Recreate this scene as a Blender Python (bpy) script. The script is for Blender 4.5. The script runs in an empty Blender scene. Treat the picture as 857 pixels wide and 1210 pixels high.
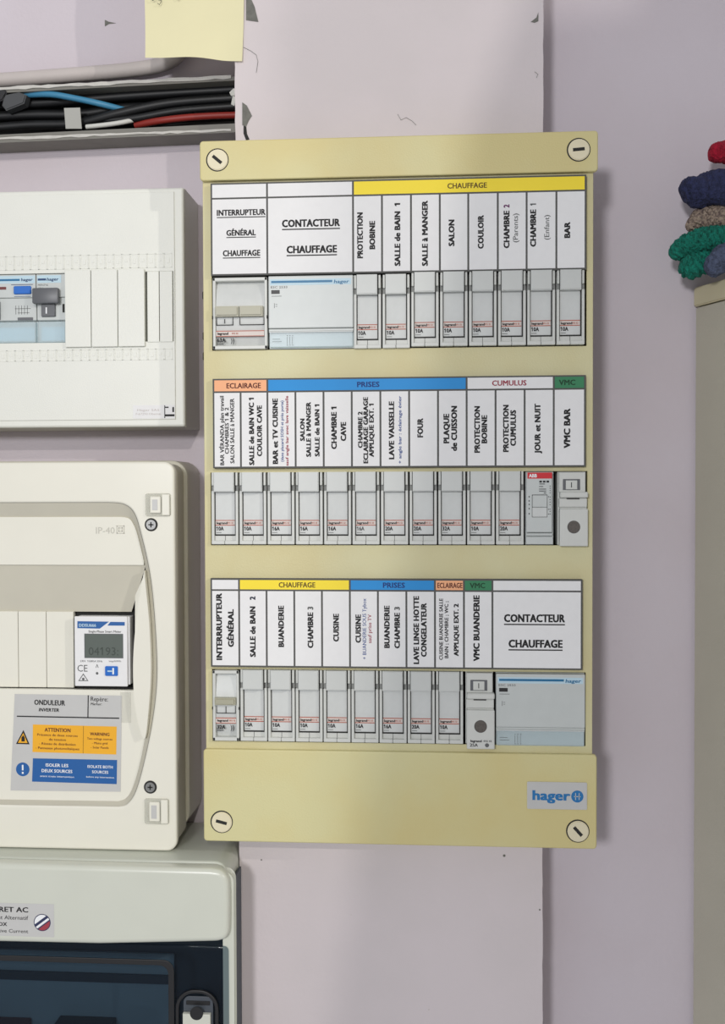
import bpy, bmesh, math, random
from mathutils import Vector, Matrix
random.seed(7)
SC = bpy.context.scene
COL = SC.collection
PI = math.pi

# ------------------------------------------------------------------ camera
R3 = ((0.99743363, 0.07153399, -0.00300615), (-0.00141362, -0.02230284, -0.99975026), (-0.07158317, 0.99718878, -0.02214448))
CAMP = Vector((0.15084736, -0.74199629, 0.22639858)); FPX = 1250.0
cam = bpy.data.cameras.new('camera'); camo = bpy.data.objects.new('camera', cam); COL.objects.link(camo)
rx, ry, rz = [Vector(r) for r in R3]
m = Matrix((rx, -ry, -rz)).transposed().to_4x4(); m.translation = CAMP
camo.matrix_world = m
cam.sensor_fit = 'VERTICAL'; cam.sensor_height = 24.0; cam.lens = FPX * 24.0 / 1210.0
cam.clip_start = 0.01; cam.clip_end = 50
SC.camera = camo
def at(u, v, y):
    """pixel of the 857x1210 photograph -> (X, Z) in mm on the vertical plane y (metres)"""
    d = rx * ((u - 428.5) / FPX) + ry * ((v - 605.0) / FPX) + rz
    p = CAMP + d * ((y - CAMP.y) / d.y)
    return p.x * 1000, p.z * 1000

# ------------------------------------------------------------------ light
W_ = bpy.data.worlds.new('room_light'); SC.world = W_; W_.use_nodes = True
W_.node_tree.nodes['Background'].inputs[0].default_value = (0.93, 0.95, 1.0, 1)
W_.node_tree.nodes['Background'].inputs[1].default_value = 0.45
def lamp(name, loc, tgt, size, power, col, shape='DISK'):
    l = bpy.data.lights.new(name, 'AREA'); l.shape = shape; l.size = size; l.energy = power; l.color = col
    o = bpy.data.objects.new(name, l); COL.objects.link(o); o.location = loc
    o.rotation_euler = (Vector(tgt) - Vector(loc)).to_track_quat('-Z', 'Y').to_euler(); return o
lamp('lamp_right', (1.40, -1.12, 0.78), (-0.05, 0, 0.3), 0.03, 7.5, (1, .95, .88))
lamp('lamp_ceiling', (0.30, -2.0, 0.90), (0.1, 0, 0.2), 0.028, 7.6, (1, .95, .88))
lamp('window_left', (-0.24, -1.9, 0.50), (0.15, 0, 0.2), 0.2, 13.0, (.98, .98, 1))
SC.view_settings.view_transform = 'Standard'; SC.view_settings.look = 'None'
SC.view_settings.gamma = 1; SC.view_settings.exposure = -0.03; SC.view_settings.use_curve_mapping = False

# ------------------------------------------------------------------ materials
def lin(c): return tuple((x / 255 / 12.92 if x / 255 <= .04045 else ((x / 255 + .055) / 1.055) ** 2.4) for x in c)
MATS = {}
def mat(name, rgb, rough=.5, var=.04, scale=60, bump=0., bscale=400, metal=0, coat=0, rgb2=None, spec=.5, fac=None):
    if name in MATS: return MATS[name]
    M = bpy.data.materials.new(name); M.use_nodes = True; nt = M.node_tree; b = nt.nodes['Principled BSDF']
    b.inputs['Roughness'].default_value = rough; b.inputs['Metallic'].default_value = metal
    b.inputs['Coat Weight'].default_value = coat; b.inputs['Specular IOR Level'].default_value = spec
    c = lin(rgb); c2 = lin(rgb2) if rgb2 else tuple(x * (1 - var) for x in c)
    tc = nt.nodes.new('ShaderNodeTexCoord')
    n = nt.nodes.new('ShaderNodeTexNoise'); n.inputs['Scale'].default_value = scale; n.inputs['Detail'].default_value = 4
    nt.links.new(tc.outputs['Object'], n.inputs['Vector'])
    r = nt.nodes.new('ShaderNodeValToRGB'); r.color_ramp.elements[0].position = .38; r.color_ramp.elements[1].position = .66
    r.color_ramp.elements[0].color = (*c, 1); r.color_ramp.elements[1].color = (*c2, 1)
    nt.links.new(n.outputs[0], r.inputs[0]); nt.links.new(r.outputs[0], b.inputs['Base Color'])
    if bump:
        n2 = nt.nodes.new('ShaderNodeTexNoise'); n2.inputs['Scale'].default_value = bscale; n2.inputs['Detail'].default_value = 3
        nt.links.new(tc.outputs['Object'], n2.inputs['Vector'])
        bp = nt.nodes.new('ShaderNodeBump'); bp.inputs['Strength'].default_value = bump; bp.inputs['Distance'].default_value = .004 if bump >= 1 else .001
        nt.links.new(n2.outputs[0], bp.inputs['Height']); nt.links.new(bp.outputs[0], b.inputs['Normal'])
    MATS[name] = M; return M
WALL = mat('lilac_wall_paint', (207, 199, 206), .85, rgb2=(203, 194, 200), scale=9, bump=.25, bscale=260)
BOARD = mat('pale_pink_paint', (216, 207, 209), .8, rgb2=(210, 202, 203), scale=11, bump=.2, bscale=220)
TORN = mat('bare_grey_plaster', (118, 118, 112), .9, .2, 300, bump=.4)
CREAM = mat('yellowed_cream_plastic', (210, 204, 154), .48, rgb2=(209, 196, 138), scale=13, bump=.15, bscale=900)
CREAM2 = mat('yellowed_plate_plastic', (210, 205, 163), .5, rgb2=(206, 196, 148), scale=16, bump=.15, bscale=900)
SCREW = mat('pale_screw_plastic', (226, 217, 186), .45)
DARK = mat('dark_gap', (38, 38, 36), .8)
BLACK = mat('black_plastic', (28, 28, 30), .45)
GRID = mat('grey_grid_ink', (84, 84, 82), .7)
PAPER = mat('white_paper', (232, 232, 232), .7, .02, 200)
YEL = mat('yellow_header', (247, 222, 52), .6, .02)
BLU = mat('blue_header', (24, 140, 212), .6, .03)
PEA = mat('peach_header', (243, 176, 130), .6, .03)
GRN = mat('green_header', (48, 128, 86), .6, .03)
INK = mat('black_ink', (22, 22, 24), .7)
INKG = mat('grey_ink', (96, 98, 98), .7)
INKR = mat('dark_red_ink', (150, 32, 58), .7)
INKB = mat('blue_ink', (40, 74, 140), .7)
INKP = mat('purple_ink', (112, 60, 104), .7)
INKO = mat('brown_header_ink', (96, 74, 22), .7)
INKM = mat('maroon_header_ink', (92, 36, 26), .7)
INKN = mat('navy_header_ink', (18, 52, 120), .7)
INKV = mat('dark_green_header_ink', (12, 62, 36), .7)
GREY = mat('breaker_grey_plastic', (207, 209, 204), .42, .03, 120)
GREYL = mat('breaker_cap_plastic', (200, 203, 200), .4, .03, 120)
GREYD = mat('breaker_recess_plastic', (206, 209, 207), .45, .05, 150)
PINKB = mat('salmon_band', (214, 203, 196), .5)
REDL = mat('brick_red_line', (176, 88, 66), .5)
BEIGE = mat('beige_toggle', (166, 164, 143), .4)
MODW = mat('modular_grey_plastic', (197, 202, 200), .38, .03, 100)
PALEB = mat('pale_blue_print', (188, 214, 226), .5)
TEAL = mat('teal_stripe', (26, 108, 152), .45)
NAVYB = mat('navy_brand_ink', (30, 66, 110), .5)
WHITEP = mat('white_box_plastic', (226, 227, 219), .4, .02, 30, bump=.1, bscale=1200)
WHITES = mat('grey_box_side_plastic', (196, 194, 182), .5, .03, 40)
IPW = mat('glossy_white_plastic', (232, 230, 217), .25, .02, 30)
IPS = mat('matt_beige_plastic', (200, 196, 180), .5, .03, 40)
ACW = mat('pale_grey_green_plastic', (206, 209, 197), .28, .02, 40)
ACD = mat('rim_grey_green_plastic', (192, 196, 184), .35, .02, 40)
BLUEB = mat('blue_button', (24, 104, 196), .35)
TOG = mat('dark_grey_toggle', (96, 98, 102), .4)
STK = mat('silver_sticker', (196, 196, 194), .38, .03, 90)
ORG = mat('orange_yellow_print', (240, 176, 36), .4, .03)
SBL = mat('blue_print', (28, 92, 160), .4, .03)
WINK = mat('white_ink', (236, 238, 240), .5)
LCD = mat('grey_lcd', (92, 100, 94), .3, .04)
LCDI = mat('lcd_digit', (66, 73, 68), .3)
TRUNK = mat('grey_trunking_plastic', (122, 120, 113), .55, .08, 60)
TRUNKC = mat('grey_clip_plastic', (168, 168, 162), .5)
EDGE = mat('chipped_white_edge', (200, 198, 192), .7, .1, 150, bump=.3)
CBLK = mat('black_cable_sheath', (19, 20, 22), .5, .2, 90)
CBLU = mat('blue_cable_sheath', (62, 132, 168), .45)
CRED = mat('red_cable_sheath', (140, 40, 32), .5)
CWHT = mat('white_cable_sheath', (206, 206, 200), .5)
CGRY = mat('grey_connector', (66, 68, 70), .45)
COND = mat('grey_conduit', (196, 188, 184), .6, .05, 40)
NOTE = mat('pale_yellow_paper', (229, 223, 182), .8, .03, 25, bump=.2, bscale=120)
CAB = mat('cream_cabinet', (190, 186, 170), .6, .04, 20, bump=.15, bscale=500)
CABT = mat('cream_cabinet_top', (204, 196, 164), .55, .04, 20)
WRED = mat('crimson_wool', (176, 12, 48), .95, .35, 350, bump=1, bscale=420)
WNAV = mat('navy_wool', (48, 54, 92), .95, .4, 350, bump=1, bscale=420)
WBEI = mat('beige_wool', (178, 160, 142), .95, .4, 600, bump=1, bscale=420, rgb2=(112, 96, 92))
WTEA = mat('teal_wool', (14, 132, 112), .95, .35, 350, bump=1, bscale=420)
WSLA = mat('slate_blue_wool', (88, 98, 124), .95, .35, 350, bump=1, bscale=420)
HOLE = mat('brown_grey_hole', (92, 86, 80), .5, .3, 900)
METAL = mat('dull_steel_screw', (150, 150, 148), .35, .05, metal=.7)
WOOD = mat('plain_wood', (150, 118, 84), .6, .2, 14)
def glassy(name, tint, rough=.05, mixw=.12, white=None):
    M = bpy.data.materials.new(name); M.use_nodes = True; nt = M.node_tree; nt.nodes.clear()
    o = nt.nodes.new('ShaderNodeOutputMaterial'); t = nt.nodes.new('ShaderNodeBsdfTransparent'); t.inputs[0].default_value = (*tint, 1)
    g = nt.nodes.new('ShaderNodeBsdfPrincipled'); g.inputs['Base Color'].default_value = (*(white or (.01, .014, .02)), 1)
    g.inputs['Roughness'].default_value = rough
    x = nt.nodes.new('ShaderNodeMixShader'); x.inputs[0].default_value = mixw
    nt.links.new(t.outputs[0], x.inputs[1]); nt.links.new(g.outputs[0], x.inputs[2]); nt.links.new(x.outputs[0], o.inputs[0]); return M
SMOKE = glassy('smoked_blue_plastic', (.64, .71, .76), .05, .25, (.012, .018, .028))
CLEARB = glassy('clear_bluish_cover', (.93, .97, .98), .3, .35, (.74, .83, .86))
CLEARW = glassy('clear_plastic', (.95, .95, .93), .12, .3, (.75, .75, .7))

# ------------------------------------------------------------------ builders (all lengths in mm, y in mm too)
ORG_ = {}
def thing(name, label, cat, loc, group=None, rot=None):
    o = bpy.data.objects.new(name, None); COL.objects.link(o); o.empty_display_size = .01
    o.location = Vector(loc) * .001; o['label'] = label; o['category'] = cat
    if group: o['group'] = group
    if rot: o.rotation_euler = rot
    ORG_[o] = Vector(loc); return o
def org(p):
    while p is not None and p not in ORG_: p = p.parent
    return ORG_[p] if p is not None else Vector((0, 0, 0))
def link(name, me, parent, material=None, smooth=False):
    o = bpy.data.objects.new(name, me); COL.objects.link(o)
    if parent is not None: o.parent = parent
    if material: me.materials.clear(); me.materials.append(material)
    if smooth:
        for p in me.polygons: p.use_smooth = True
        try: me.set_sharp_from_angle(angle=math.radians(40))
        except Exception: pass
    return o
class MB:
    def __init__(s): s.bm = bmesh.new()
    def box(s, x0, x1, y0, y1, z0, z1, bev=0, seg=1):
        b = bmesh.new(); bmesh.ops.create_cube(b, size=1)
        for v in b.verts: v.co = Vector(((x0 + x1) / 2 + v.co.x * abs(x1 - x0), (y0 + y1) / 2 + v.co.y * abs(y1 - y0), (z0 + z1) / 2 + v.co.z * abs(z1 - z0)))
        if bev: bmesh.ops.bevel(b, geom=b.edges[:], offset=bev, segments=seg, affect='EDGES', profile=.5)
        s.add(b); return s
    def add(s, b, M=None):
        if M is not None: b.transform(M)
        me = bpy.data.meshes.new('t'); b.to_mesh(me); b.free(); s.bm.from_mesh(me); bpy.data.meshes.remove(me); return s
    def prism(s, pts, y0, y1, bev=0):
        b = bmesh.new(); f = b.faces.new([b.verts.new((x, y0, z)) for x, z in pts])
        r = bmesh.ops.extrude_face_region(b, geom=[f])
        for v in r['geom']:
            if isinstance(v, bmesh.types.BMVert): v.co.y = y1
        bmesh.ops.recalc_face_normals(b, faces=b.faces[:])
        if bev:
            bmesh.ops.bevel(b, geom=[e for e in b.edges if abs(e.verts[0].co.y - e.verts[1].co.y) < 1e-6 and abs(e.verts[0].co.y - min(y0, y1)) < 1e-6], offset=bev, segments=2, affect='EDGES')
        s.add(b); return s
    def flat(s, pts, y):
        b = bmesh.new(); f = b.faces.new([b.verts.new((x, y, z)) for x, z in pts]); f.normal_update()
        if f.normal.y > 0: f.normal_flip()
        s.add(b); return s
    def disc(s, x, z, r, y0, y1, n=28, bev=0):
        return s.prism([(x + r * math.cos(2 * PI * i / n), z + r * math.sin(2 * PI * i / n)) for i in range(n)], y0, y1, bev)
    def tube(s, pts, rad, n=12, lobes=0, twist=0, amp=.12):
        b = bmesh.new(); rings = []; N = len(pts); P = [Vector(p) for p in pts]; up = Vector((0.1, .2, 1)).normalized()
        L = 0
        for i in range(N):
            t = (P[min(i + 1, N - 1)] - P[max(i - 1, 0)]).normalized()
            a = t.cross(up)
            if a.length < .1: a = t.cross(Vector((1, 0, 0)))
            a.normalize(); c = a.cross(t).normalized()
            if i: L += (P[i] - P[i - 1]).length
            r = rad[i] if isinstance(rad, (list, tuple)) else rad
            ring = []
            for k in range(n):
                th = 2 * PI * k / n
                rr = r * (1 + (amp * abs(math.sin(lobes * .5 * (th + twist * L))) - amp * .5 if lobes else 0))
                ring.append(b.verts.new(P[i] + a * rr * math.cos(th) + c * rr * math.sin(th)))
            rings.append(ring)
        for i in range(N - 1):
            for k in range(n): b.faces.new((rings[i][k], rings[i][(k + 1) % n], rings[i + 1][(k + 1) % n], rings[i + 1][k]))
        b.faces.new(rings[0][::-1]); b.faces.new(rings[-1])
        bmesh.ops.recalc_face_normals(b, faces=b.faces[:])
        s.add(b); return s
    def build(s, name, material, parent=None, smooth=False, local=False):
        me = bpy.data.meshes.new(name)
        o = Vector((0, 0, 0)) if local else org(parent)
        for v in s.bm.verts: v.co = (v.co - o) * .001
        s.bm.to_mesh(me); s.bm.free(); return link(name, me, parent, material, smooth)
def bx(name, material, parent, *a, local=False, **k): return MB().box(*a, **k).build(name, material, parent, local=local)
def shape(name, material, parent, outlines, yf, yb, bev=0, local=False, res=2):
    """filled outline(s) with holes, front at yf, back at yb"""
    cu = bpy.data.curves.new('c', 'CURVE'); cu.dimensions = '2D'; cu.fill_mode = 'BOTH'
    for ol in outlines:
        sp = cu.splines.new('POLY'); sp.points.add(len(ol) - 1); sp.use_cyclic_u = True
        for p, (x, z) in zip(sp.points, ol): p.co = (x, z, 0, 1)
    h = abs(yb - yf) / 2; cu.extrude = max(h - bev, .001); cu.bevel_depth = bev; cu.bevel_resolution = res; cu.offset = -bev
    ob = bpy.data.objects.new('t', cu); me = bpy.data.meshes.new_from_object(ob); bpy.data.objects.remove(ob); bpy.data.curves.remove(cu)
    o = Vector((0, 0, 0)) if local else org(parent); ym = (yf + yb) / 2
    for v in me.vertices:
        x, z, d = v.co; v.co = ((x - o.x) * .001, (ym - d - o.y) * .001, (z - o.z) * .001)
    me.name = name
    return link(name, me, parent, material, bev > 0)
def rect(x0, x1, z0, z1): return [(x0, z0), (x1, z0), (x1, z1), (x0, z1)]
def rrect(x0, x1, z0, z1, r, n=6):
    out = []
    for cx, cz, a in ((x1 - r, z0 + r, -90), (x1 - r, z1 - r, 0), (x0 + r, z1 - r, 90), (x0 + r, z0 + r, 180)):
        for i in range(n + 1):
            t = math.radians(a + 90 * i / n); out.append((cx + r * math.cos(t), cz + r * math.sin(t)))
    return out
TC = {}
def raw(s, bold):
    cu = bpy.data.curves.new('f', 'FONT'); cu.body = s; cu.size = 1; cu.resolution_u = 2; cu.space_character = 1.0 + bold * 1.2
    ob = bpy.data.objects.new('t', cu); me = bpy.data.meshes.new_from_object(ob); bpy.data.objects.remove(ob); bpy.data.curves.remove(cu)
    vs = [v.co.copy() for v in me.vertices]; fs = [tuple(p.vertices) for p in me.polygons]; bpy.data.meshes.remove(me); return vs, fs
def tmesh(s, bold):
    if (s, bold) in TC: return TC[(s, bold)]
    vs, fs = raw(s, bold)
    for i, ch in enumerate(s):   # give every figure 1 its flag
        if ch != '1': continue
        one = raw('1', bold)[0]; w1 = max(v.x for v in one) - min(v.x for v in one); h1 = max(v.y for v in one)
        xl = max(v.x for v in raw(s[:i + 1], bold)[0]) - w1; k = len(vs)
        vs += [Vector(c) for c in ((xl + .02, h1, 0), (xl - .15, h1 - .12, 0), (xl - .15, h1 - .23, 0), (xl + .02, h1 - .12, 0))]; fs.append((k, k + 1, k + 2, k + 3))
    if bold > .003:   # heavier strokes: the outline laid down several times, shifted by a hair
        base, bf = vs, fs; vs, fs = [], []; d = bold * 1.5
        for dx, dy in ((-d, -d * .5), (d, -d * .5), (-d, d * .5), (d, d * .5), (0, 0)) if bold > .012 else ((-d, 0), (d, 0)):
            k = len(vs); vs += [Vector((v.x + dx, v.y + dy, (k // len(base)) * .012)) for v in base]; fs += [tuple(i + k for i in f) for f in bf]
    x0 = min(v.x for v in vs); x1 = max(v.x for v in vs)
    TC[(s, bold)] = (vs, fs, x0, x1); return TC[(s, bold)]
def capinfo(bold):
    vs = tmesh('H', bold)[0]; return min(v.y for v in vs), max(v.y for v in vs)
def text(parent, s, xc, zc, length, cap, y, material, rot=0, bold=.022, name='lettering', under=False, local=False, slant=0):
    """cap letters centred at (xc, zc), total length and cap height in mm; rot 90 reads bottom to top"""
    vs, fs, x0, x1 = tmesh(s, bold); b0, b1 = capinfo(bold)
    sx = length / (x1 - x0); sy = cap / (b1 - b0); V = []; o = Vector((0, 0, 0)) if local else org(parent)
    def put(lx, lz, ly=0):
        lx += lz * slant
        if rot == 90: lx, lz = -lz, lx
        elif rot: c, q = math.cos(math.radians(rot)), math.sin(math.radians(rot)); lx, lz = lx * c - lz * q, lx * q + lz * c
        V.append(((xc + lx - o.x) * .001, (y - ly - o.y) * .001, (zc + lz - o.z) * .001))
    for v in vs: put((v.x - (x0 + x1) / 2) * sx, (v.y - (b0 + b1) / 2) * sy, v.z)
    F = list(fs)
    if under:
        k = len(V); t = cap * .16; g = -cap * .5 - cap * .22
        for a, c in ((-length / 2, g - t), (length / 2, g - t), (length / 2, g), (-length / 2, g)): put(a, c)
        F.append((k, k + 1, k + 2, k + 3))
    me = bpy.data.meshes.new(name); me.from_pydata(V, [], F); return link(name, me, parent, material)
def copy_tree(o, parent=None):
    c = o.copy(); COL.objects.link(c); c.parent = parent
    for ch in list(o.children): copy_tree(ch, c)
    if o in ORG_: ORG_[c] = ORG_[o]
    return c
def struct(o): o['kind'] = 'structure'; return o

# ------------------------------------------------------------------ the setting
struct(bx('wall_back', WALL, None, -1200, 1400, 0, 60, -900, 1500))
YB = -45.0
def jag(x0, z0, x1, z1, n, amp):
    return [(x0 + (x1 - x0) * i / n + (random.uniform(-amp, amp) if x0 == x1 else 0), z0 + (z1 - z0) * i / n) for i in range(n + 1)]
pier = MB().prism(jag(218.9, -900, 218.9, 1500, 340, .22) + jag(17.2, 1500, 17.2, -900, 340, .3), YB, -.5).build('wall_centre', BOARD); struct(pier)
def chip(pix, dy=.35):
    pts = [at(u, v, YB * .001) for u, v in pix]
    MB().prism(pts, YB - dy, YB - .02).build('torn_patch', TORN, pier)
chip([(291, -2), (297, -1), (301, 8), (305.5, 26), (298, 25), (291, 24)])
chip([(286.5, 121), (292, 125), (298, 137), (294, 143), (291, 150), (286.5, 148)])
chip([(636.3, 15), (634, 21), (627.5, 26), (632, 27), (636.3, 25)])
MB().prism([at(u, v, YB * .001) for u, v in [(288, 143), (291, 148), (292, 158), (295, 165), (291, 166), (288, 158)]], YB - .3, YB - .02).build('torn_patch', DARK, pier)
for pp in ([(288, 56), (296, 60), (303, 65), (305, 73), (303, 86)], [(470, 135), (474, 142), (480, 139), (487, 143), (492, 148)], [(632, 85), (636, 88), (634, 92)]):
    MB().tube([(at(u, v, YB * .001)[0], YB - .25, at(u, v, YB * .001)[1]) for u, v in pp], .14, 5).build('paint_crack', TORN, pier)
for u, v, r in ((596, 1011, .9), (309, 1016, .55), (507, 1193, .4), (415, 1081, .3), (638, 1075, .6)):
    x, z = at(u, v, YB * .001)
    if x < 218.6: MB().disc(x, z, r, YB - .15, YB - .02, 8).build('paint_fleck', TORN if r > .5 else COND, pier)

xw, zw = at(124, 28, 0)
MB().prism([(xw, zw + 2.6), (xw + 3, zw + 1.2), (xw + 8, zw), (xw + 3, zw - .4), (xw, zw - 2)], -.25, -.02).build('torn_patch', TORN, bpy.data.objects['wall_back'])
# ------------------------------------------------------------------ main panel : yellowed enclosure
YC = -75.0; YP = -71.5
PAN = thing('consumer_unit', 'tall yellowed cream distribution panel with three rows of labelled breakers', 'electrical panel', (125, YB, 0))
shape('body', CREAM2, PAN, [rect(2.5, 246.5, 2.5, 444), rect(5, 244, 5, 441.5)], YP + 1.6, YB - .1)
bx('back_plate', DARK, PAN, 5, 244, YB - 1.6, YB - .2, 5, 441.5)
shape('top_cover', CREAM, PAN, [rrect(0, 249.6, 422, 447.1, 2.2)], YC, YP, .8)
shape('bottom_cover', CREAM, PAN, [rrect(-.1, 249.6, -.1, 59.4, 2.2)], YC, YP, .8)
R1 = (6.6, 243.2, 315.0, 362.2); R2 = (5.0, 243.9, 190.4, 236.9); R3_ = (5.2, 243.0, 63.9, 110.4)
shape('face_plate', CREAM2, PAN, [rect(1.0, 247.2, 58.2, 423)] + [rect(*r)[::-1] for r in (R1, R2, R3_)], YP, YP + 1.5, .3)
for kz_ in (351, 325, 312): bx('side_knob', DARK, PAN, -.6, 2.4, YP + 4, YP + 9, kz_ - 2.5, kz_ + 2.5, .5)
for (sx, sz, ang) in ((11.4, 434.9, -40), (237.7, 435.5, 4), (11.6, 12.6, -14), (237.8, 11.2, -48)):
    MB().disc(sx, sz, 7.3, YC - .12, YC - .02).build('screw_recess', DARK, PAN)
    sc = MB().disc(sx + .15, sz - .1, 6.6, YC - 1.0, YC - .12, bev=.5).build('screw', SCREW, PAN, smooth=True)
    c, q = math.cos(math.radians(ang)), math.sin(math.radians(ang))
    MB().prism([(sx + a * c - b * q, sz + a * q + b * c) for a, b in ((-3.6, -1), (3.6, -1), (3.6, 1), (-3.6, 1))], YC - 1.1, YC - .9).build('slot', DARK, sc)
bp = shape('brand_plate', STK, PAN, [rrect(206.2, 243.5, 24.8, 42.0, .8)], YC - .7, YC, .2)
bp['label'] = 'pale grey maker plate with blue lettering and roundel'
text(bp, 'hager', 221.3, 33.6, 23.6, 6.2, YC - .78, mat('brand_blue', (36, 116, 176), .4), bold=.03)
MB().disc(237.4, 33.2, 3.8, YC - .8, YC - .7).build('emblem', mat('brand_blue', (36, 116, 176), .4), bp)
for dx, w in ((-1.1, .45), (1.1, .45)):
    MB().box(237.4 + dx - w / 2, 237.4 + dx + w / 2, YC - .85, YC - .8, 31, 35.4).build('emblem_line', STK, bp)
MB().box(235.4, 239.4, YC - .85, YC - .8, 32.9, 33.4).build('emblem_line', STK, bp)

# ------------------------------------------------------------------ label strips
YS = -75.4   # face of the paper (strips are slipped in holders standing on the plate)
def strip(label, x0, x1, zt, zh, zb, heads, cols, lines, loc):
    T = thing('label_strip', label, 'label strip', loc, 'circuit label strips')
    bx('holder', GRID, T, x0 - .5, x1 + .5, YS + .15, YP - .05, zb - .6, zt + .5)
    hs = []
    for a, b, m_, s, ink, uc, wpx in heads:
        c = shape('header_cell', m_, T, [rect(a + .6, b - .6, zh + .55, zt - .5)], YS, YS + .15)
        if s:
            xc = at(uc, 0, YS * .001)[0]; p = wpx * .533
            text(c, s, xc, (zh + zt) / 2, p, 3.3, YS - .05, ink, bold=.02)
    for a, b in zip(cols[:-1], cols[1:]):
        c = shape('label_cell', PAPER, T, [rect(a + .6, b - .6, zb + .4, zh - .55)], YS, YS + .15); hs.append((a, b, c))
    for L in lines:
        s, u, v0, v1, cap, ink, bold = L[:7]
        if len(L) > 7:   # horizontal underlined: u, v centre ; v1 = width in px
            x, z = at(u, v0, YS * .001); ln = v1 * .533; rot = 0
        else:
            x, z0 = at(u, v1, YS * .001); x, z1 = at(u, v0, YS * .001); z = (z0 + z1) / 2; ln = z1 - z0; rot = 90
        c = [k for k in hs if k[0] <= x <= k[1]][0][2]
        text(c, s, x, z, ln, cap * .6, YS - .05, ink, rot, bold, under=len(L) > 7)
B = .038
strip('top white label strip starting INTERRUPTEUR GÉNÉRAL CHAUFFAGE, with long yellow header', 7.4, 242, 419.6, 410.4, 362.4,
      [(7.4, 43.1, PAPER, None, None, 0, 0), (43.1, 97.6, PAPER, None, None, 0, 0), (97.6, 242, YEL, 'CHAUFFAGE', INKO, 552, 46)],
      [7.4, 43.1, 97.6, 115.8, 134, 152, 169.7, 188, 205.8, 224.1, 242],
      [('INTERRUPTEUR', 285, 251, 58.5, 6.2, INK, .03, 1), ('GÉNÉRAL', 285, 275, 35.5, 6.0, INK, .03, 1), ('CHAUFFAGE', 285.5, 299, 45, 6.2, INK, .03, 1),
       ('CONTACTEUR', 367.5, 263.5, 69, 7.8, INK, .034, 1), ('CHAUFFAGE', 368.5, 294.5, 60, 7.8, INK, .034, 1),
       ('PROTECTION', 425.5, 251, 305.3, 6, INK, B), ('BOBINE', 440, 261, 294.6, 6, INK, B), ('SALLE de BAIN  1', 469.7, 240, 314.4, 6, INK, B),
       ('SALLE à MANGER', 502.2, 237, 314.4, 6, INK, B), ('SALON', 533.7, 259.5, 291, 6, INK, B), ('COULOIR', 568.3, 254.3, 294, 6, INK, B),
       ('CHAMBRE', 598.8, 249, 293.4, 6, INK, B), ('2', 598.8, 241.5, 245.5, 6, INKP, B), ('(Parents)', 609.3, 252.2, 286.5, 5, INKG, .008),
       ('CHAMBRE', 630.2, 247.5, 291.6, 6, INK, B), ('1', 630.2, 240.5, 243, 6, INKG, B), ('(Enfant)', 646.3, 254, 283.4, 5, INKG, .008), ('BAR', 670.5, 262.2, 281.3, 6, INK, B)],
      (125, YP, 363))
strip('middle white label strip with peach, long blue, white and green headers', 8.0, 241.8, 296.0, 288.0, 240.2,
      [(8, 42.7, PEA, 'ECLAIRAGE', INKM, 285.5, 41.5), (42.7, 168.6, BLU, 'PRISES', INKN, 434, 26.5), (168.6, 222.6, PAPER, 'CUMULUS', INKR, 602, 40), (222.6, 241.8, GRN, 'VMC', INKV, 671, 19)],
      [8, 25.5, 42.7, 60.6, 78.5, 96.4, 114.5, 132.6, 150.7, 168.6, 186.6, 204.6, 222.6, 241.8],
      [('BAR VÉRANDA plan travail', 262.2, 467.8, 549.8, 4.2, INK, .02), ('CHAMBRES 1 & 2', 268, 481.5, 536.4, 4.2, INK, .02), ('SALON SALLE à MANGER', 274.3, 470.8, 547.6, 4.4, INK, .02),
       ('SALLE de BAIN WC 1', 297.2, 470, 549.8, 5.4, INK, B), ('COULOIR CAVE', 306.6, 479, 539.2, 5.4, INK, B),
       ('BAR et TV CUISINE', 325.2, 470.8, 548.4, 5.6, INK, B), ('(dans placard SOSH et près porte)', 333.3, 473.4, 545.6, 3.1, INKB, .014), ('sauf angle bar avec lave vaisselle', 339, 467.8, 550.4, 3.1, INKR, .018),
       ('SALON', 357.4, 494.6, 521.2, 4.8, INK, B), ('SALLE à MANGER', 364.6, 475, 540, 5, INK, B), ('SALLE de BAIN 1', 374.8, 477.8, 539.5, 5, INK, B),
       ('CHAMBRE 1', 394.7, 480.6, 530.8, 5.8, INK, B), ('CAVE', 405.9, 498.6, 521.2, 5.8, INK, B),
       ('CHAMBRE 2', 425.8, 486.2, 529.4, 4.8, INK, B), ('ECLAIRAGE GARAGE', 432.2, 469.2, 547.6, 5, INK, B), ('APPLIQUE EXT. 1', 439, 477, 540, 5, INK, B),
       ('LAVE VAISSELLE', 462.7, 474.2, 542.8, 5.6, INK, B), ('+ angle bar : éclairage évier', 472.6, 467.8, 547.9, 3.2, INKB, .016),
       ('FOUR', 496.7, 494.2, 516.9, 6, INK, B), ('PLAQUE', 527.6, 489, 523.9, 6, INK, B), ('de CUISSON', 536.8, 479.6, 533, 6, INK, B),
       ('PROTECTION', 564, 479.9, 535.1, 5.8, INK, B), ('BOBINE', 572.5, 490.5, 523.9, 5.8, INK, B), ('PROTECTION', 598, 478.4, 534.2, 5.8, INK, B), ('CUMULUS', 606.6, 484.5, 527, 5.8, INK, B),
       ('JOUR et NUIT', 635.4, 476.9, 536, 6, INK, B), ('VMC BAR', 670.3, 482.6, 529.7, 6.6, INK, B)],
      (125, YP, 241))
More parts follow.
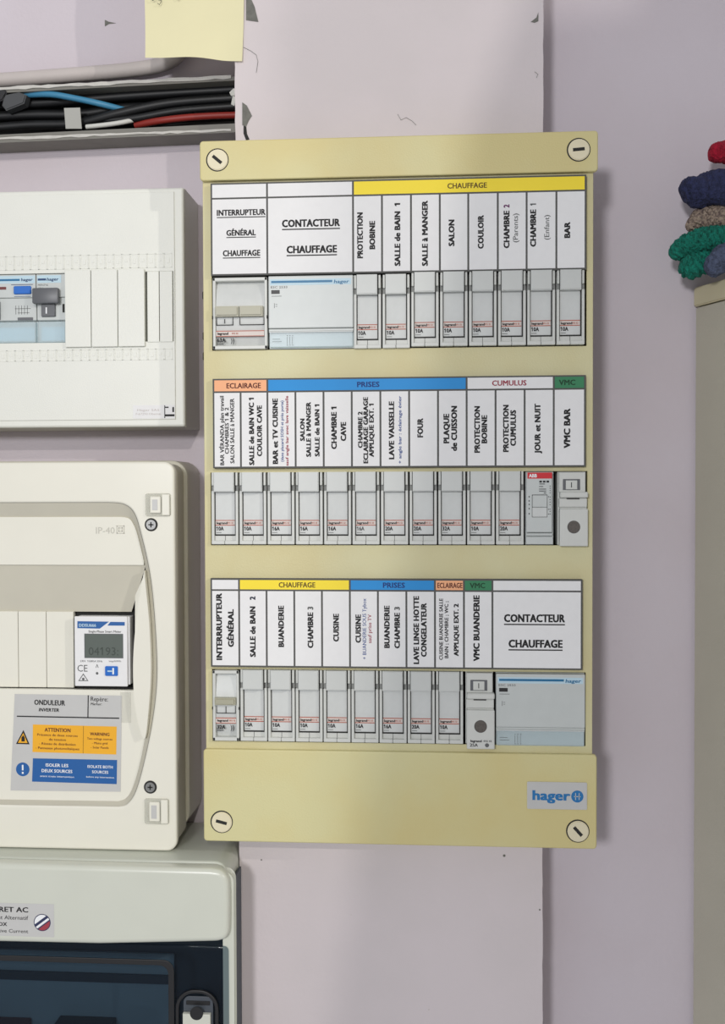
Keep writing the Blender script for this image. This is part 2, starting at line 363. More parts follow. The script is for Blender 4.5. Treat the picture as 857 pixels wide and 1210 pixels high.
strip('bottom white label strip starting INTERRRUPTEUR GÉNÉRAL, with short yellow and blue headers', 5.8, 240, 168.8, 161.8, 113.2,
      [(5.8, 23.8, PAPER, None, None, 0, 0), (23.8, 94.8, YEL, 'CHAUFFAGE', INKO, 348, 44), (94.8, 148.6, BLU, 'PRISES', INKN, 464, 26), (148.6, 166.8, PEA, 'ECLAIRAGE', INKM, 531, 29.5),
       (166.8, 184.6, GRN, 'VMC', INKV, 564, 18), (184.6, 240, PAPER, None, None, 0, 0)],
      [5.8, 23.8, 41.5, 59.3, 77, 94.8, 112.6, 130.6, 148.6, 166.8, 184.6, 240],
      [('INTERRRUPTEUR', 258.8, 700.8, 780, 6.2, INK, B), ('GÉNÉRAL', 272.8, 719.8, 764.6, 6.2, INK, B), ('SALLE de BAIN', 298.6, 716.5, 776.4, 6, INK, B), ('2', 298.6, 704.6, 709, 6, mat('dark_slate_ink', (40, 48, 66), .7), B),
       ('BUANDERIE', 332.2, 715.6, 764.6, 6, INK, B), ('CHAMBRE', 366.9, 723.5, 765.8, 6, INK, B), ('3', 366.9, 716.8, 720.5, 6, INKG, B), ('CUISINE', 397.2, 725.2, 758.2, 6, INK, B),
       ('CUISINE', 423.4, 726, 759.6, 5.8, INK, B), ('+ BUANDERIE SOUS Tybox', 430.6, 707.2, 779.2, 3.8, INKB, .01), ('sauf prise TV', 436.9, 726, 760, 3.8, INKR, .012),
       ('BUANDERIE', 457.3, 715.6, 765.8, 5.8, INK, B), ('CHAMBRE', 469.4, 724, 766.2, 5.8, INK, B), ('3', 469.4, 717, 721, 5.8, INKG, B),
       ('LAVE LINGE HOTTE', 492, 704.3, 784.7, 5.8, INK, B), ('CONGELATEUR', 500.9, 712.5, 776.2, 5.8, INK, B),
       ('CUISINE BUANDERIE SALLE', 521.3, 707.3, 779.8, 3.9, INK, .02), ('BAIN ; CHAMBRE ; WC ;', 527.7, 710.4, 777.7, 3.9, INK, .02), ('APPLIQUE EXT. 2', 539.2, 713.4, 775.3, 5, INK, B),
       ('VMC BUANDERIE', 563.2, 703.4, 781.3, 6.4, INK, B),
       ('CONTACTEUR', 631.7, 730.6, 71, 8.2, INK, .034, 1), ('CHAUFFAGE', 633, 760.7, 63, 8.2, INK, .034, 1)],
      (125, YP, 114))

# ------------------------------------------------------------------ modular devices (local frame: x 0..18.1, z 0..45.5, front y = 0, mm)
PIT = 18.1; YD = -74.2
def breaker(name, label, loc, rating, worn=False):
    T = thing(name, label, 'circuit breaker', loc, 'narrow grey breakers of the main panel')
    global _B
    if _B is None:
        w = 17.5
        b = MB()
        b.box(.3, w, 5.5, 25, 0, 46)                                   # core
        b.box(.3, 2.0, .2, 7, 1.5, 34.2, .3); b.box(w - 1.7, w, .2, 7, 1.5, 34.2, .3)       # lower side ribs
        b.box(.5, 1.9, -.3, 7, 37.6, 46, .25); b.box(w - 1.6, w - .2, -.3, 7, 37.6, 46, .25)  # upper ribs
        b.box(.3, w / 2 - .1, -.1, 6, 0, 2.4, .3); b.box(w / 2 + .1, w, -.1, 6, 0, 2.4, .3)     # bottom rim, split in two
        b.prism([(2, 2.2), (w - 1.7, 2.2), (w - 1.7, 5.4), (2, 5.4)], 2.6, 6)
        body = b.build('body', GREY, T, local=True)
        g = MB().box(2.1, w - 1.8, 2.4, 3.0, 5.4, 6.2).box(w / 2 - .12, w / 2 + .12, 2.5, 2.7, 2.3, 5.4).box(1.95, 2.3, .9, 1.3, 34, 46).box(w - 2.3, w - 1.6, .9, 1.3, 34, 46).box(w - 2.35, w - 1.75, 1.7, 2.4, 5.6, 33.6).box(2.0, 2.4, 2.1, 2.4, 5.6, 33.6).build('gap_shade', DARK, T, local=True)  # dark joints, plus dark strips painting the shade beside cap and recess
        MB().box(.3, 2.2, 1.6, 3.4, 34.2, 37.6).box(w - 2.0, w, 1.6, 3.4, 34.2, 37.6).build('notch', mat('notch_grey', (138, 140, 137), .6), T, local=True)
        rc = bx('recess_face', GREYD, T, 2.3, w - 2.3, 2.6, 5.4, 6.2, 34, .25, local=True)
        cap = MB().prism([(2.3, 33.6), (w - 2.3, 33.6), (w - 2.3, 46), (2.3, 46)], -2.6, 5, .5).build('fuse_cap', GREYL, T, local=True)
        bd = bx('brand_band', PINKB, T, 2.4, w - 2.6, 2.5, 2.62, 12.2, 15.4, local=True)
        MB().box(2.4, w - 2.6, 2.42, 2.5, 15.0, 15.5).box(2.4, w - 2.6, 2.42, 2.5, 11.9, 12.4).build('band_line', REDL, bd, local=True)
        text(bd, 'legrand', 6.6, 13.6, 7.0, 1.6, 2.44, INK, bold=.03, local=True)
        text(bd, '015 32', 12.0, 13.6, 3.6, 1.1, 2.44, REDL, bold=.02, local=True)
        _B = T
    else:
        for ch in _B.children:
            if ch.name.startswith(('rating', 'underline')): continue
            copy_tree(ch, T)
    r = bx('rating_mark', INKG, T, 2.9, 6.2, 2.5, 2.58, 7.3, 7.65, local=True)
    text(r, rating, 5.3, 10.0, 4.8, 2.5, 2.5, INKG if worn else INK, bold=.028, local=True)
    return T
_B = None
rows = [
 (7.0 + 5 * PIT, 315.7, 'top', [('10A', 'PROTECTION BOBINE'), ('10A', 'SALLE de BAIN 1'), ('10A', 'SALLE à MANGER'), ('10A', 'SALON'), ('10A', 'COULOIR'), ('10A', 'CHAMBRE 2 (Parents)'), ('10A', 'CHAMBRE 1 (Enfant)'), ('10A', 'BAR')]),
 (5.7, 191.0, 'middle', [('10A', 'BAR VÉRANDA'), ('10A', 'SALLE de BAIN WC 1'), ('16A', 'BAR et TV CUISINE'), ('16A', 'SALON SALLE à MANGER'), ('16A', 'CHAMBRE 1 CAVE'), ('16A', 'ECLAIRAGE GARAGE'), ('20A', 'LAVE VAISSELLE'), ('20A', 'FOUR'), ('32A', 'PLAQUE de CUISSON'), ('10A', 'PROTECTION BOBINE'), ('20A', 'PROTECTION CUMULUS')]),
 (5.8 + 17.9, 64.8, 'bottom', [('10A', 'SALLE de BAIN 2'), ('10A', 'BUANDERIE'), ('10A', 'CHAMBRE 3'), ('10A', 'CUISINE, right of CHAMBRE 3,'), ('16A', 'CUISINE with red small print'), ('16A', 'BUANDERIE CHAMBRE 3'), ('20A', 'LAVE LINGE HOTTE'), ('10A', 'APPLIQUE EXT. 2')]),
]
for x0, z0, rn, L in rows:
    for i, (amp, nm) in enumerate(L):
        worn = nm == 'ECLAIRAGE GARAGE'
        p = PIT if rn != 'bottom' else 17.87
        breaker('circuit_breaker', f"grey {amp if not worn else 'worn 16A'} breaker below {nm}, {rn} row", (x0 + i * p, YD, z0 - (.0 if rn != 'top' else (0.9 if i < 2 else 0))), amp, worn)

def main_switch(label, loc, w, rating, name='main_switch'):
    T = thing(name, label, 'switch', loc)
    b = MB(); e = w - .4
    b.box(.4, e, 6, 25, 0, 45.5)
    b.box(.4, 2.2, 0, 7, 0, 45.5, .4); b.box(e - 1.8, e, 0, 7, 0, 45.5, .4); b.box(.4, e, 0, 7, 0, 2.4, .4); b.box(.4, e, 0, 7, 43.2, 45.5, .4)
    b.build('body', GREY, T, local=True)
    # curved barrel face behind the toggle
    pr = MB(); n = 10; pts = []
    for i in range(n + 1):
        t = i / n; zz = 2.4 + 40.8 * t; pts.append((1.0 + 3.6 * (2 * t - 1) ** 2, zz))
    bm = bmesh.new(); vs = [[bm.verts.new((x, y, z)) for x in (2.3, e - 1.9)] for y, z in pts]
    for a, c in zip(vs[:-1], vs[1:]): bm.faces.new((a[0], a[1], c[1], c[0]))
    pr.add(bm).build('barrel_face', GREYD, T, smooth=True, local=True)
    tg = MB()
    k = 2 if w > 20 else 1; tw = (e - 4.6) / k
    for i in range(k):
        tg.prism([(2.5 + i * tw, 20.5), (2.4 + (i + 1) * tw - .3, 20.5), (2.4 + (i + 1) * tw - .3, 27.0), (2.5 + i * tw, 27.0)] if w > 20 else [(2.2, 23.6), (e - 1.8, 23.6), (e - 1.8, 28.2), (2.2, 28.2)], -3.2, 4, .9)
    tg.build('toggle', BEIGE, T, smooth=True, local=True)
    zt = 20.2 if w > 20 else 22.6
    fr = MB()
    if w > 20:
        for a, c in ((2.6, 13.4), (17.6, e - 2.1)):
            fr.box(a, a + .3, .5, 1.4, 15.4, zt); fr.box(c - .3, c, .5, 1.4, 15.4, zt); fr.box(a, c, .5, 1.4, 15.4, 15.75)
        fr.box(7.8, 8.15, .5, 1.4, 16.6, 19.4)
        fr.box(e - .3, e + .35, -.3, 1, 19.3, 21.2); fr.box(-.1, .6, -.3, 1, 19.3, 21.2)
    else:
        fr.box(2.7, 3.0, .6, 1.4, 17.6, zt); fr.box(e - 2.6, e - 2.3, .6, 1.4, 17.6, zt); fr.box(2.7, e - 2.3, .6, 1.4, 17.6, 17.95); fr.box(8.7, 9.1, .6, 1.4, 17.9, zt - .4)
        fr.box(.0, .6, -.3, 1, 20.3, 22); fr.box(e - .2, e + .35, -.3, 1, 20.3, 22)
    fr.build('marking', DARK, T, local=True)
    zb = 8.6 if w > 20 else 11.6
    bd = bx('brand_band', PINKB, T, 2.4, e - 2.0, .7, 1.7, zb, zb + 3, local=True)
    MB().box(2.4, e - 2.0, .6, .8, zb + 2.8, zb + 3.3).box(2.4, e - 2.0, .6, .8, zb - .4, zb).build('band_line', REDL, bd, local=True)
    text(bd, 'legrand', 6.8, zb + 1.5, 7, 1.6, .58, INK, bold=.03, local=True)
    text(bd, '015 32', 14.6 if w > 20 else 13, zb + 1.5, 4, 1.1, .58, REDL, local=True)
    text(bd, rating, 5.8, zb - 2.7, 5.6, 2.6, .5, INK, bold=.03, local=True)
    text(bd, '⟩⟩' if False else '))', 13.0, zb - 2.9, 2.4, 3.0, .5, INK, bold=.012, local=True)
    bx('underline', INKG, T, 3, 7, .6, 2.2, zb - 5.2, zb - 4.9, local=True)
    return T
main_switch('wide grey double-toggle main switch marked 63A, left end of top row', (7.2, YD, 315.3), 35.8, '63A')
main_switch('narrow grey main switch marked 32A with beige toggle, left end of bottom row', (5.6, YD, 64.6), 17.9, '32A')

def contactor(label, loc, w, h=45.8):
    T = thing('contactor', label, 'contactor', loc)
    MB().box(.3, w - .3, 4, 25, 0, h).box(.3, w - .3, -.6, 5, 12.4, h - .3, .6, 2).box(.3, w - .3, .5, 4, 10.6, 12.2, .3).build('body', MODW, T, local=True)
    cv = bx('terminal_cover', CLEARB, T, .7, w - .7, .2, 3.6, .6, 10.2, .4, local=True); cv['label'] = 'pale blue clear terminal cover'
    pb = bx('brand_band', PALEB, T, 1.4, w - 1.6, -.68, -.58, h - 6.2, h - 2.4, local=True)
    bx('stripe', TEAL, pb, 2.2, w - 13.5, -.74, -.68, h - 4.8, h - 3.4, local=True)
    text(pb, 'hager', w - 7.6, h - 4.4, 9.6, 2.2, -.72, TEAL, bold=.02, local=True, slant=.15)
    text(pb, 'ESC 2533', 7.2, h - 7.4, 10.5, 1.3, -.66, INKG, bold=.006, local=True)
    bx('indicator', BLACK, T, 2.2, 7.6, -.72, -.5, h - 11.6, h - 9.2, .1, local=True)
    bx('groove', GREYD, T, .5, w - .5, .3, .6, 10.0, 10.6, local=True)
    mk = MB().box(2.4, 8.8, -.66, -.6, h - 13.2, h - 12.9).box(4.0, 4.3, -.66, -.6, h - 20.5, h - 17.5).box(4.9, 6.0, -.66, -.6, h - 18.4, h - 18.1).box(4.9, 6.0, -.66, -.6, h - 19.6, h - 19.3)
    mk.box(2.6, 7.5, .12, .2, 5.6, 5.85).box(2.6, 8.6, .12, .2, 4.0, 4.25)
    for q in range(3): mk.box(12 + q * 1.7, 12.5 + q * 1.7, .12, .2, 7.6, 8.1).box(12 + q * 1.7, 12.5 + q * 1.7, .12, .2, 1.6, 2.1).box(12 + q * 1.7, 12.2 + q * 1.7, .12, .2, 2.4, 7.2)
    mk.build('marking', INKG, T, local=True)
    return T
contactor('wide pale contactor with teal stripe beside the 63A switch, top row', (43.2, YD, 315.6), 54.6)
contactor('wide pale contactor with teal stripe at the right end of the bottom row', (186.6, YD, 63.6), 56.0, 46.4)

# time relay with red band
T = thing('time_relay', 'white narrow relay with red band at its top, in the middle row', 'relay', (205.2, YD, 190.9))
MB().box(.3, 17.6, 3, 25, 0, 45.6).box(.5, 16.6, -.6, 4, 7.8, 45.4, .4).box(.5, 17.2, .2, 4, .2, 5.0, .3).box(.5, 16.9, .8, 4, 5.6, 7.2, .2).build('body', MODW, T, local=True)
b_ = bx('brand_band', mat('red_band', (206, 26, 38), .4), T, 1.2, 16.5, -.68, -.58, 41.4, 45.2, local=True)
text(b_, 'ABB', 4.6, 43.2, 5, 2.2, -.72, WINK, bold=.03, local=True)
MB().box(4.0, 13.6, -.66, -.58, 17.2, 31.4).build('slider_frame', GRID, T, local=True)
MB().box(4.3, 13.3, -1.8, -.6, 23.6, 31.0, .3).build('slider', MODW, T, local=True)
MB().box(4.3, 13.3, -.9, -.6, 17.5, 23.4, .1).build('slider_track', GREYD, T, local=True)
mk = MB()
for q in range(3): mk.box(8.6 + q * 2.2, 10.2 + q * 2.2, -.66, -.58, 38.9, 40.1)
for zz, (a, c) in ((37.8, (8.6, 12)), (34.6, (8.4, 12.8)), (33.4, (8.4, 12.8)), (36.2, (8.4, 11)), (32.2, (11.4, 12.8))): mk.box(a, c, -.66, -.58, zz, zz + .45)
for zz in (36.4, 35, 33.6, 32.2, 29.6, 28, 26.4, 24.8, 22, 20.6, 19): mk.box(15.0, 15.5, -.66, -.58, zz, zz + .6)
for zz in (29.8, 22, 19): mk.box(14, 14.6, -.66, -.58, zz, zz + .5)
for zz in (29.6, 27, 24.8, 22.2, 19): mk.box(2.0, 2.6, -.66, -.58, zz, zz + .9)
mk.build('marking', INK, T, local=True)

def fuse_holder(label, loc, out, rated):
    T = thing('fuse_holder', label, 'fuse holder', loc)
    MB().box(.3, 17.6, 4, 25, 0, 45.8).box(.8, 17.2, 0, 5, 33.0, 45.6, .4).build('body', GREY, T, local=True)
    fr = bx('window', TOG, T, 3.2, 13.8, -.35, .2, 34.4, 41.2, .2, local=True)
    bx('window_pane', GREY, fr, 5.0, 12.0, -.55, -.3, 34.8, 40.4, .1, local=True)
    bx('mark', INK, fr, 8.2, 8.7, -.65, -.5, 36, 39.2, local=True)
    o = out
    MB().box(.6 + o, 17.8 + o, -3.6, 4, 29.6, 33.2, .6).box(.2 + o, 17.4 + o, -2, 4, 23.6, 29.4, .5).box(.4 + o, 17.8 + o, -3, 4, -.6 - 1.4 * rated, 22.6, .6, 2).box(.9 + o, 17.2 + o, -.8, 4, 22.6, 23.6).build('carrier', GREY, T, local=True)
    bx('slot', DARK, T, 4.6 + o, 12.6 + o, -2.6, -1.9, 28.7, 29.5, .2, local=True)
    MB().disc(9.0 + o, 11.4 + 1 * rated, 3.7, -3.12, -3.0).build('hole', HOLE, T, local=True)
    MB().disc(9.0 + o, 11.4 + 1 * rated, 4.0, -3.06, -2.98).build('hole_rim', GRID, T, local=True)
    if rated:
        text(T, 'legrand', 6.2 + o, 3.2, 7.0, 1.5, -3.1, INK, bold=.03, local=True)
        text(T, '015 32', 13.4 + o, 3.2, 5, 1.1, -3.1, INK, bold=.015, local=True)
        text(T, '25A', 4.8 + o, .6, 5, 2.0, -3.1, INK, bold=.015, local=True)
        MB().disc(13 + o, .6, 1.3, -3.12, -3.05, 12).build('mark', INKG, T, local=True)
    return T
fuse_holder('pale fuse holder with round hole below VMC BAR, end of middle row', (225.2, YD, 190.7), .6, 0)
fuse_holder('pale protruding fuse holder marked 25A below VMC BUANDERIE, bottom row', (167.6, YD, 64.4), .5, 1)

# ------------------------------------------------------------------ upper left box
YT = -44.0
TX1 = at(217, 300, -.044)[0]; ZT1 = at(210, 221, -.044)[1]; ZT0 = at(213, 504, -.044)[1]
TB = thing('distribution_box', 'white wall box with two modules and blank plates, left of the cream panel', 'electrical box', (-160, 0, ZT0))
TX0 = -320
shape('body', WHITES, TB, [rect(TX0, TX1, ZT0, ZT1), rect(TX0 + 2.5, TX1 - 2.5, ZT0 + 2.5, ZT1 - 2.5)], YT + 4, -.3)
bx('back_plate', DARK, TB, TX0 + 2.5, TX1 - 2.5, -2, -.3, ZT0 + 2.5, ZT1 - 2.5)
def ax(u, v=400, y=-.045): return at(u, v, y)[0]
def az(v, u=100, y=-.045): return at(u, v, y)[1]
zo1, zo0 = az(323, 40), az(405, 40)
hx1 = ax(204.5, 365)
cv = shape('cover', WHITEP, TB, [rrect(TX0, TX1, ZT0, ZT1, 1.5), rect(-300, hx1, zo0, zo1)[::-1]], YT + .6, YT + 4.2, 1.5)
shape('cover_face', WHITEP, TB, [rect(TX0 + 5, ax(206.5), az(495.5, 205), az(226, 205)), rect(-300, hx1, zo0, zo1)[::-1]], YT - .2, YT + .7, .35)
# numbered relief squares above and below the opening
for vv, (a0, a1) in (('upper', (301, 317.5)), ('lower', (413, 426))):
    r = MB(); zt_, zb_ = az(a0, 100), az(a1, 100); n = 21; wd = (ax(204) - ax(-2)) / n
    for i in range(n):
        xa = ax(-2) + i * wd + .2; xb = xa + wd - .5
        r.box(xa, xb, YT - .45, YT - .15, zb_, zb_ + .35); r.box(xa, xb, YT - .45, YT - .15, zt_ - .35, zt_); r.box(xa, xa + .3, YT - .45, YT - .15, zb_, zt_); r.box(xb - .3, xb, YT - .45, YT - .15, zb_, zt_)
        xc = (xa + xb) / 2; r.box(xc - .9, xc + .9, YT - .45, YT - .15, (zb_ + zt_) / 2 - 1.6 + (i % 2), (zb_ + zt_) / 2 + 1.6)
    o = r.build('relief_squares', WHITEP, TB); o['kind'] = 'stuff'
MBX = [(77.5, 108), (108.6, 139.5), (140.1, 171.5)]
for a, c in MBX: bx('blanking_plate', WHITEP, TB, ax(a, 365) + .05, ax(c, 365) - .05, YT - 2.4, YT + 8, az(410, 120), az(319, 120), .25)
for a, c in ((174, 188), (188.6, 204)): bx('blanking_plate', WHITEP, TB, ax(a, 365) + .05, ax(c, 365) - .1, YT - .9, YT + 8, az(404, 190), az(320.5, 190), .2)
st = bx('sticker', PAPER, TB, ax(157, 487), ax(207, 487) - .3, YT - .35, YT - .2, az(494.5, 180), az(478.5, 180))
text(st, 'Hager SAS', ax(175, 485), az(484.5, 175), 15, 1.4, YT - .4, COND, bold=.005)
text(st, 'F-67210 Obernai', ax(175, 485), az(489, 175), 17, 1.4, YT - .4, COND, bold=.005)
MB().box(ax(194, 487), ax(195, 487), YT - .42, YT - .35, az(494, 190), az(479, 190)).box(ax(195, 487), ax(206, 487), YT - .42, YT - .35, az(492, 190), az(489.5, 190)).box(ax(203.5, 487), ax(205.5, 487), YT - .42, YT - .35, az(487, 190), az(481, 190)).box(ax(195, 487), ax(199, 487), YT - .42, YT - .35, az(482, 190), az(480.5, 190)).build('symbol', INK, st)

def zz_(v, u=60): return az(v, u)
# residual current switch + breaker inside that box
def moddev(name, label, cat, xa, xb, group=None):
    T = thing(name, label, cat, (xa, YT + 1, zo0))
    h = zo1 - zo0; w = xb - xa
    MB().box(.15, w - .15, 4, 30, .2, h - .2).box(.15, w - .15, -.4, 5, h * .66, h - .3, .3).box(.15, w - .15, .6, 5, h * .33, h * .66, .4).build('body', MODW, T, local=True)
    bx('terminal_cover', CLEARB, T, .4, w - .6, -.2, 3.8, .4, h * .31, .35, local=True)
    bx('terminal_window', PALEB, T, 2, w - 2.5, 3.7, 3.95, 2.0, h * .24, local=True)
    return T, w, h
xr = ax(41.5, 365); T, w, h = moddev('residual_current_switch', 'wide module with blue test button at the left frame edge, in the white box', 'switch', ax(41.5, 365) - 36, xr)
pb = bx('brand_band', PALEB, T, .6, w - .6, -.48, -.38, h - 6.2, h - 1.2, local=True)
bx('stripe', TEAL, pb, 1, w - 11, -.54, -.48, h - 4.6, h - 3.2, local=True)
text(pb, 'hager', w - 6, h - 3.8, 8, 2.0, -.54, NAVYB, bold=.02, local=True, slant=.15)
bx('button', BLUEB, T, w - 15, w - 3, -1.8, -.3, h - 13.6, h - 8.2, .5, local=True)
bx('red_mark', mat('dull_red', (110, 52, 50), .5), T, w - 27, w - 20.5, -.5, -.35, h - 10.3, h - 8.4, local=True)
MB().box(w - 15, w - 3.5, -.5, -.38, h - 15.2, h - 14.9).box(w - 17, w - 2, -.5, -.38, h - 7.3, h - 6.9).build('marking', NAVYB, T, local=True)
sy = MB()
for q in range(5): sy.box(w - 14.5 + q * 2, w - 14.2 + q * 2, .5, .6, h * .42, h * .55)
sy.box(w - 15, w - 4, .5, .6, h * .5, h * .5 + .3).box(w - 13, w - 5, .5, .6, h * .44, h * .44 + .25)
sy.build('marking', INKG, T, local=True)
bx('slot', TOG, T, w - 13, w - 2.5, .2, .7, h * .335, h * .375, local=True)
bx('toggle', TOG, T, w - 33, w - 25, -4, 1, h * .34, h * .62, .8, local=True)
xe = ax(76.8, 365); T, w, h = moddev('circuit_breaker', 'grey-toggled breaker beside the blank plates in the upper left white box', 'circuit breaker', xr + .2, xe)
pb = bx('brand_band', PALEB, T, .8, w - 3, -.48, -.38, h - 6.2, h - 1.2, local=True)
bx('stripe', NAVYB, pb, 1.2, 7, -.54, -.48, h - 4.6, h - 3.2, local=True)
text(pb, 'hager', 11.6, h - 3.8, 8, 2.0, -.54, NAVYB, bold=.02, local=True, slant=.15)
text(pb, 'MFN716', 4.8, h - 7.6, 7, 1.3, -.45, INKG, bold=.005, local=True)
text(pb, 'C16', 3.2, h - 9.8, 3.6, 1.3, -.45, INKG, bold=.005, local=True)
MB().box(-1.3, w - 3.6, -5, -1, h * .555, h * .78, 1.0, 2).box(3.6, w - 7.2, -1.2, 1, h * .38, h * .56, .3).build('toggle', TOG, T, smooth=True, local=True)
bx('mark', WINK, T, 6.8, 7.7, -1.4, -1.2, h * .42, h * .51, local=True)
bx('notch', DARK, T, w - 2.4, w - 1.2, -.1, .7, h * .44, h * .56, local=True)

# ------------------------------------------------------------------ IP40 box
YI = -64.0; yi = YI * .001
def bxx(u, v=780, d=0): return at(u, v, yi + d)[0]
def bz(v, u=100, d=0): return at(u, v, yi + d)[1]
IX1 = bxx(207.5); IZ1 = bz(546, 120); IZ0 = bz(1005, 150)
IP = thing('inverter_box', 'glossy white wall box with energy meter and ONDULEUR sticker, left middle', 'electrical box', (-150, 0, IZ0))
shape('body', IPS, IP, [rrect(-330, IX1 + 2.4, IZ0 + 7, IZ1 + 1.5, 11), rrect(-327, IX1 - .8, IZ0 + 10, IZ1 - 1.5, 9)[::-1]], YI + 26, -.3, .8)
shape('skirt', IPS, IP, [rrect(-330, IX1 - .2, IZ0 + 2, IZ1 - 1, 7.5), rrect(-327, IX1 - 3, IZ0 + 5, IZ1 - 4, 6)[::-1]], YI + 5, YI + 27)
def arc(pts, n=8):
    out = []
    P = [Vector((p[0], p[1])) for p in pts]; P = [P[0]] + P + [P[-1]]
    for i in range(1, len(P) - 2):
        for k in range(n):
            t = k / n; a, b, c, d = P[i - 1:i + 3]
            out.append(tuple(.5 * ((2 * b) + (c - a) * t + (2 * a - 5 * b + 4 * c - d) * t * t + (3 * b - a - 3 * c + d) * t ** 3)))
    out.append(tuple(P[-2])); return out
outer = [(bxx(u, v), bz(v, u)) for u, v in arc([(128, 594), (146, 596), (158, 606), (166, 630), (177, 680), (183, 740), (185, 800), (180, 850), (170, 900), (160, 935), (150, 950), (140, 953)], 6)]
inner = [(bxx(u, v), bz(v, u)) for u, v in arc([(128, 611), (148, 612), (156, 620), (162, 638), (171, 680), (176, 740), (177, 800), (173, 850), (164, 900), (155, 932), (147, 945), (138, 949)], 6)]
oz1 = bz(594, 60); oz0 = bz(953, 60); iz1 = bz(611, 60); iz0 = bz(949, 60)
hole = [(-300, oz0)] + [(-300, oz1)] + outer
shape('cover', IPW, IP, [rrect(-330, IX1, IZ0, IZ1, 7, 8), hole], YI, YI + 6, 1.4)
# slanted bevel band round the inset door
bm = bmesh.new(); O = [(-300, oz1)] + outer + [(-300, oz0)]; I = [(-300, iz1)] + inner + [(-300, iz0)]
vo = [bm.verts.new((x, YI + .6, z)) for x, z in O]; vi = [bm.verts.new((x, YI + 4.5, z)) for x, z in I]
for i in range(len(O) - 1): bm.faces.new((vo[i], vo[i + 1], vi[i + 1], vi[i]))
bmesh.ops.recalc_face_normals(bm, faces=bm.faces[:])
MB().add(bm).build('inset_bevel', IPS, IP, smooth=True)
inn_top = [p for p in I if p[1] > bz(668, 100)]; zs = bz(668, 100)
xs = [p[0] for p in I if abs(p[1] - zs) < 4]; xs = xs[0] if xs else bxx(170, 668)
MB().prism([(-300, zs)] + inn_top + [(xs, zs)], YI + 3.6, YI + 7, .3).build('door_top', IPW, IP)
# lower part: slant, module row, flat lower field
zr1 = bz(722, 60, .012); zr0 = bz(812, 60, .012)
bm = bmesh.new(); q = [bm.verts.new(c) for c in ((-300, YI + 5, zs), (bxx(170, 668), YI + 5, zs), (bxx(155, 722, .009), YI + 10, zr1), (-300, YI + 10, zr1))]; bm.faces.new(q[::-1])
MB().add(bm).build('door_slant', IPS, IP)
low = [p for p in inner if p[1] < zr0 + .01]
low = [(bxx(176, 812), zr0)] + low
MB().prism([(-300, zr0)] + low + [(-300, iz0)], YI + 4.4, YI + 8, .4).build('door_bottom', IPW, IP)
rgt = [p for p in inner if bz(812, 176) - 1 <= p[1] <= bz(675, 170)]
lens = [(bxx(u, v), bz(v, u)) for u, v in arc([(171, 674), (164, 715), (159, 760), (158, 800), (161, 840), (171, 873), (176, 840), (179, 790), (177, 735)], 5)]
MB().prism(lens, YI - 1.2, YI + 6.5, 1.4).build('grip', IPW, IP, smooth=True)
MB().prism([(bxx(155.5, 700), zr0), (bxx(177, 800), zr0), (bxx(175, 740), bz(740, 175)), (bxx(170, 680), bz(675, 170)), (bxx(157, 700), bz(705, 157))], YI + 5.2, YI + 8).build('door_side', IPW, IP)
bx('rail_cover', DARK, IP, -300, bxx(157, 770), YI + 14, YI + 16, zr0 - 3, zr1 + 3)
pl = [(-60, -11.5), (-11, 21.6), (22.2, 54.8), (55.4, 87.2)]
for a, c in pl: bx('blanking_plate', IPW, IP, bxx(a, 765, .009), bxx(c, 765, .009), YI + 8.5, YI + 13, bz(812, 40, .009), bz(722.5, 40, .009), .2)
text(IP, 'IP-40', bxx(122.5, 627), bz(627, 122), 12.6, 4.2, YI + 3.45, WHITES, bold=.0)
sq = MB()
for e_, t_ in ((5.2, .4), (2.6, .4)):
    cx_, cz_ = bxx(140.6, 626), bz(626, 140)
    sq.box(cx_ - e_ / 2, cx_ + e_ / 2, YI + 3.3, YI + 3.6, cz_ + e_ / 2 - t_, cz_ + e_ / 2).box(cx_ - e_ / 2, cx_ + e_ / 2, YI + 3.3, YI + 3.6, cz_ - e_ / 2, cz_ - e_ / 2 + t_).box(cx_ - e_ / 2, cx_ - e_ / 2 + t_, YI + 3.3, YI + 3.6, cz_ - e_ / 2, cz_ + e_ / 2).box(cx_ + e_ / 2 - t_, cx_ + e_ / 2, YI + 3.3, YI + 3.6, cz_ - e_ / 2, cz_ + e_ / 2)
sq.build('class_symbol', WHITES, IP)
for u0, u1, v0, v1 in ((172, 202, 583, 610), (171, 200, 943, 973)):
    a, c, z1, z0 = bxx(u0, v0), bxx(u1, v0), bz(v0, u0), bz(v1, u0)
    k = shape('latch', CLEARW, IP, [rrect(a, c, z0, z1, 1.5)], YI - 1.4, YI - .05, .4)
    MB().box(a + 3.5, a + 10.5, YI - 2.4, YI - 1.3, z0 + 2, z1 - 2, .5).box(a + 11.2, c - .5, YI - 2.0, YI - 1.3, z0 + .6, z1 - .6, .4).build('latch_tab', IPW, k)
    MB().box(a + 5.0, a + 8.6, YI - 2.6, YI - 2.3, z0 + 4, z1 - 4, .1).build('latch_slot', STK, k)
for u, v in ((178.8, 620), (177.8, 930)):
    x, z = bxx(u, v), bz(v, u)
    s = MB().disc(x, z, 4.3, YI - .25, YI - .05).build('screw_recess', DARK, IP)
    MB().disc(x, z, 3.2, YI - .8, YI - .3, bev=.3).build('screw_head', METAL, s, smooth=True)
    MB().box(x - 1.7, x + 1.7, YI - .9, YI - .78, z - .4, z + .4).box(x - .4, x + .4, YI - .9, YI - .78, z - 1.7, z + 1.7).build('screw_slot', DARK, s)

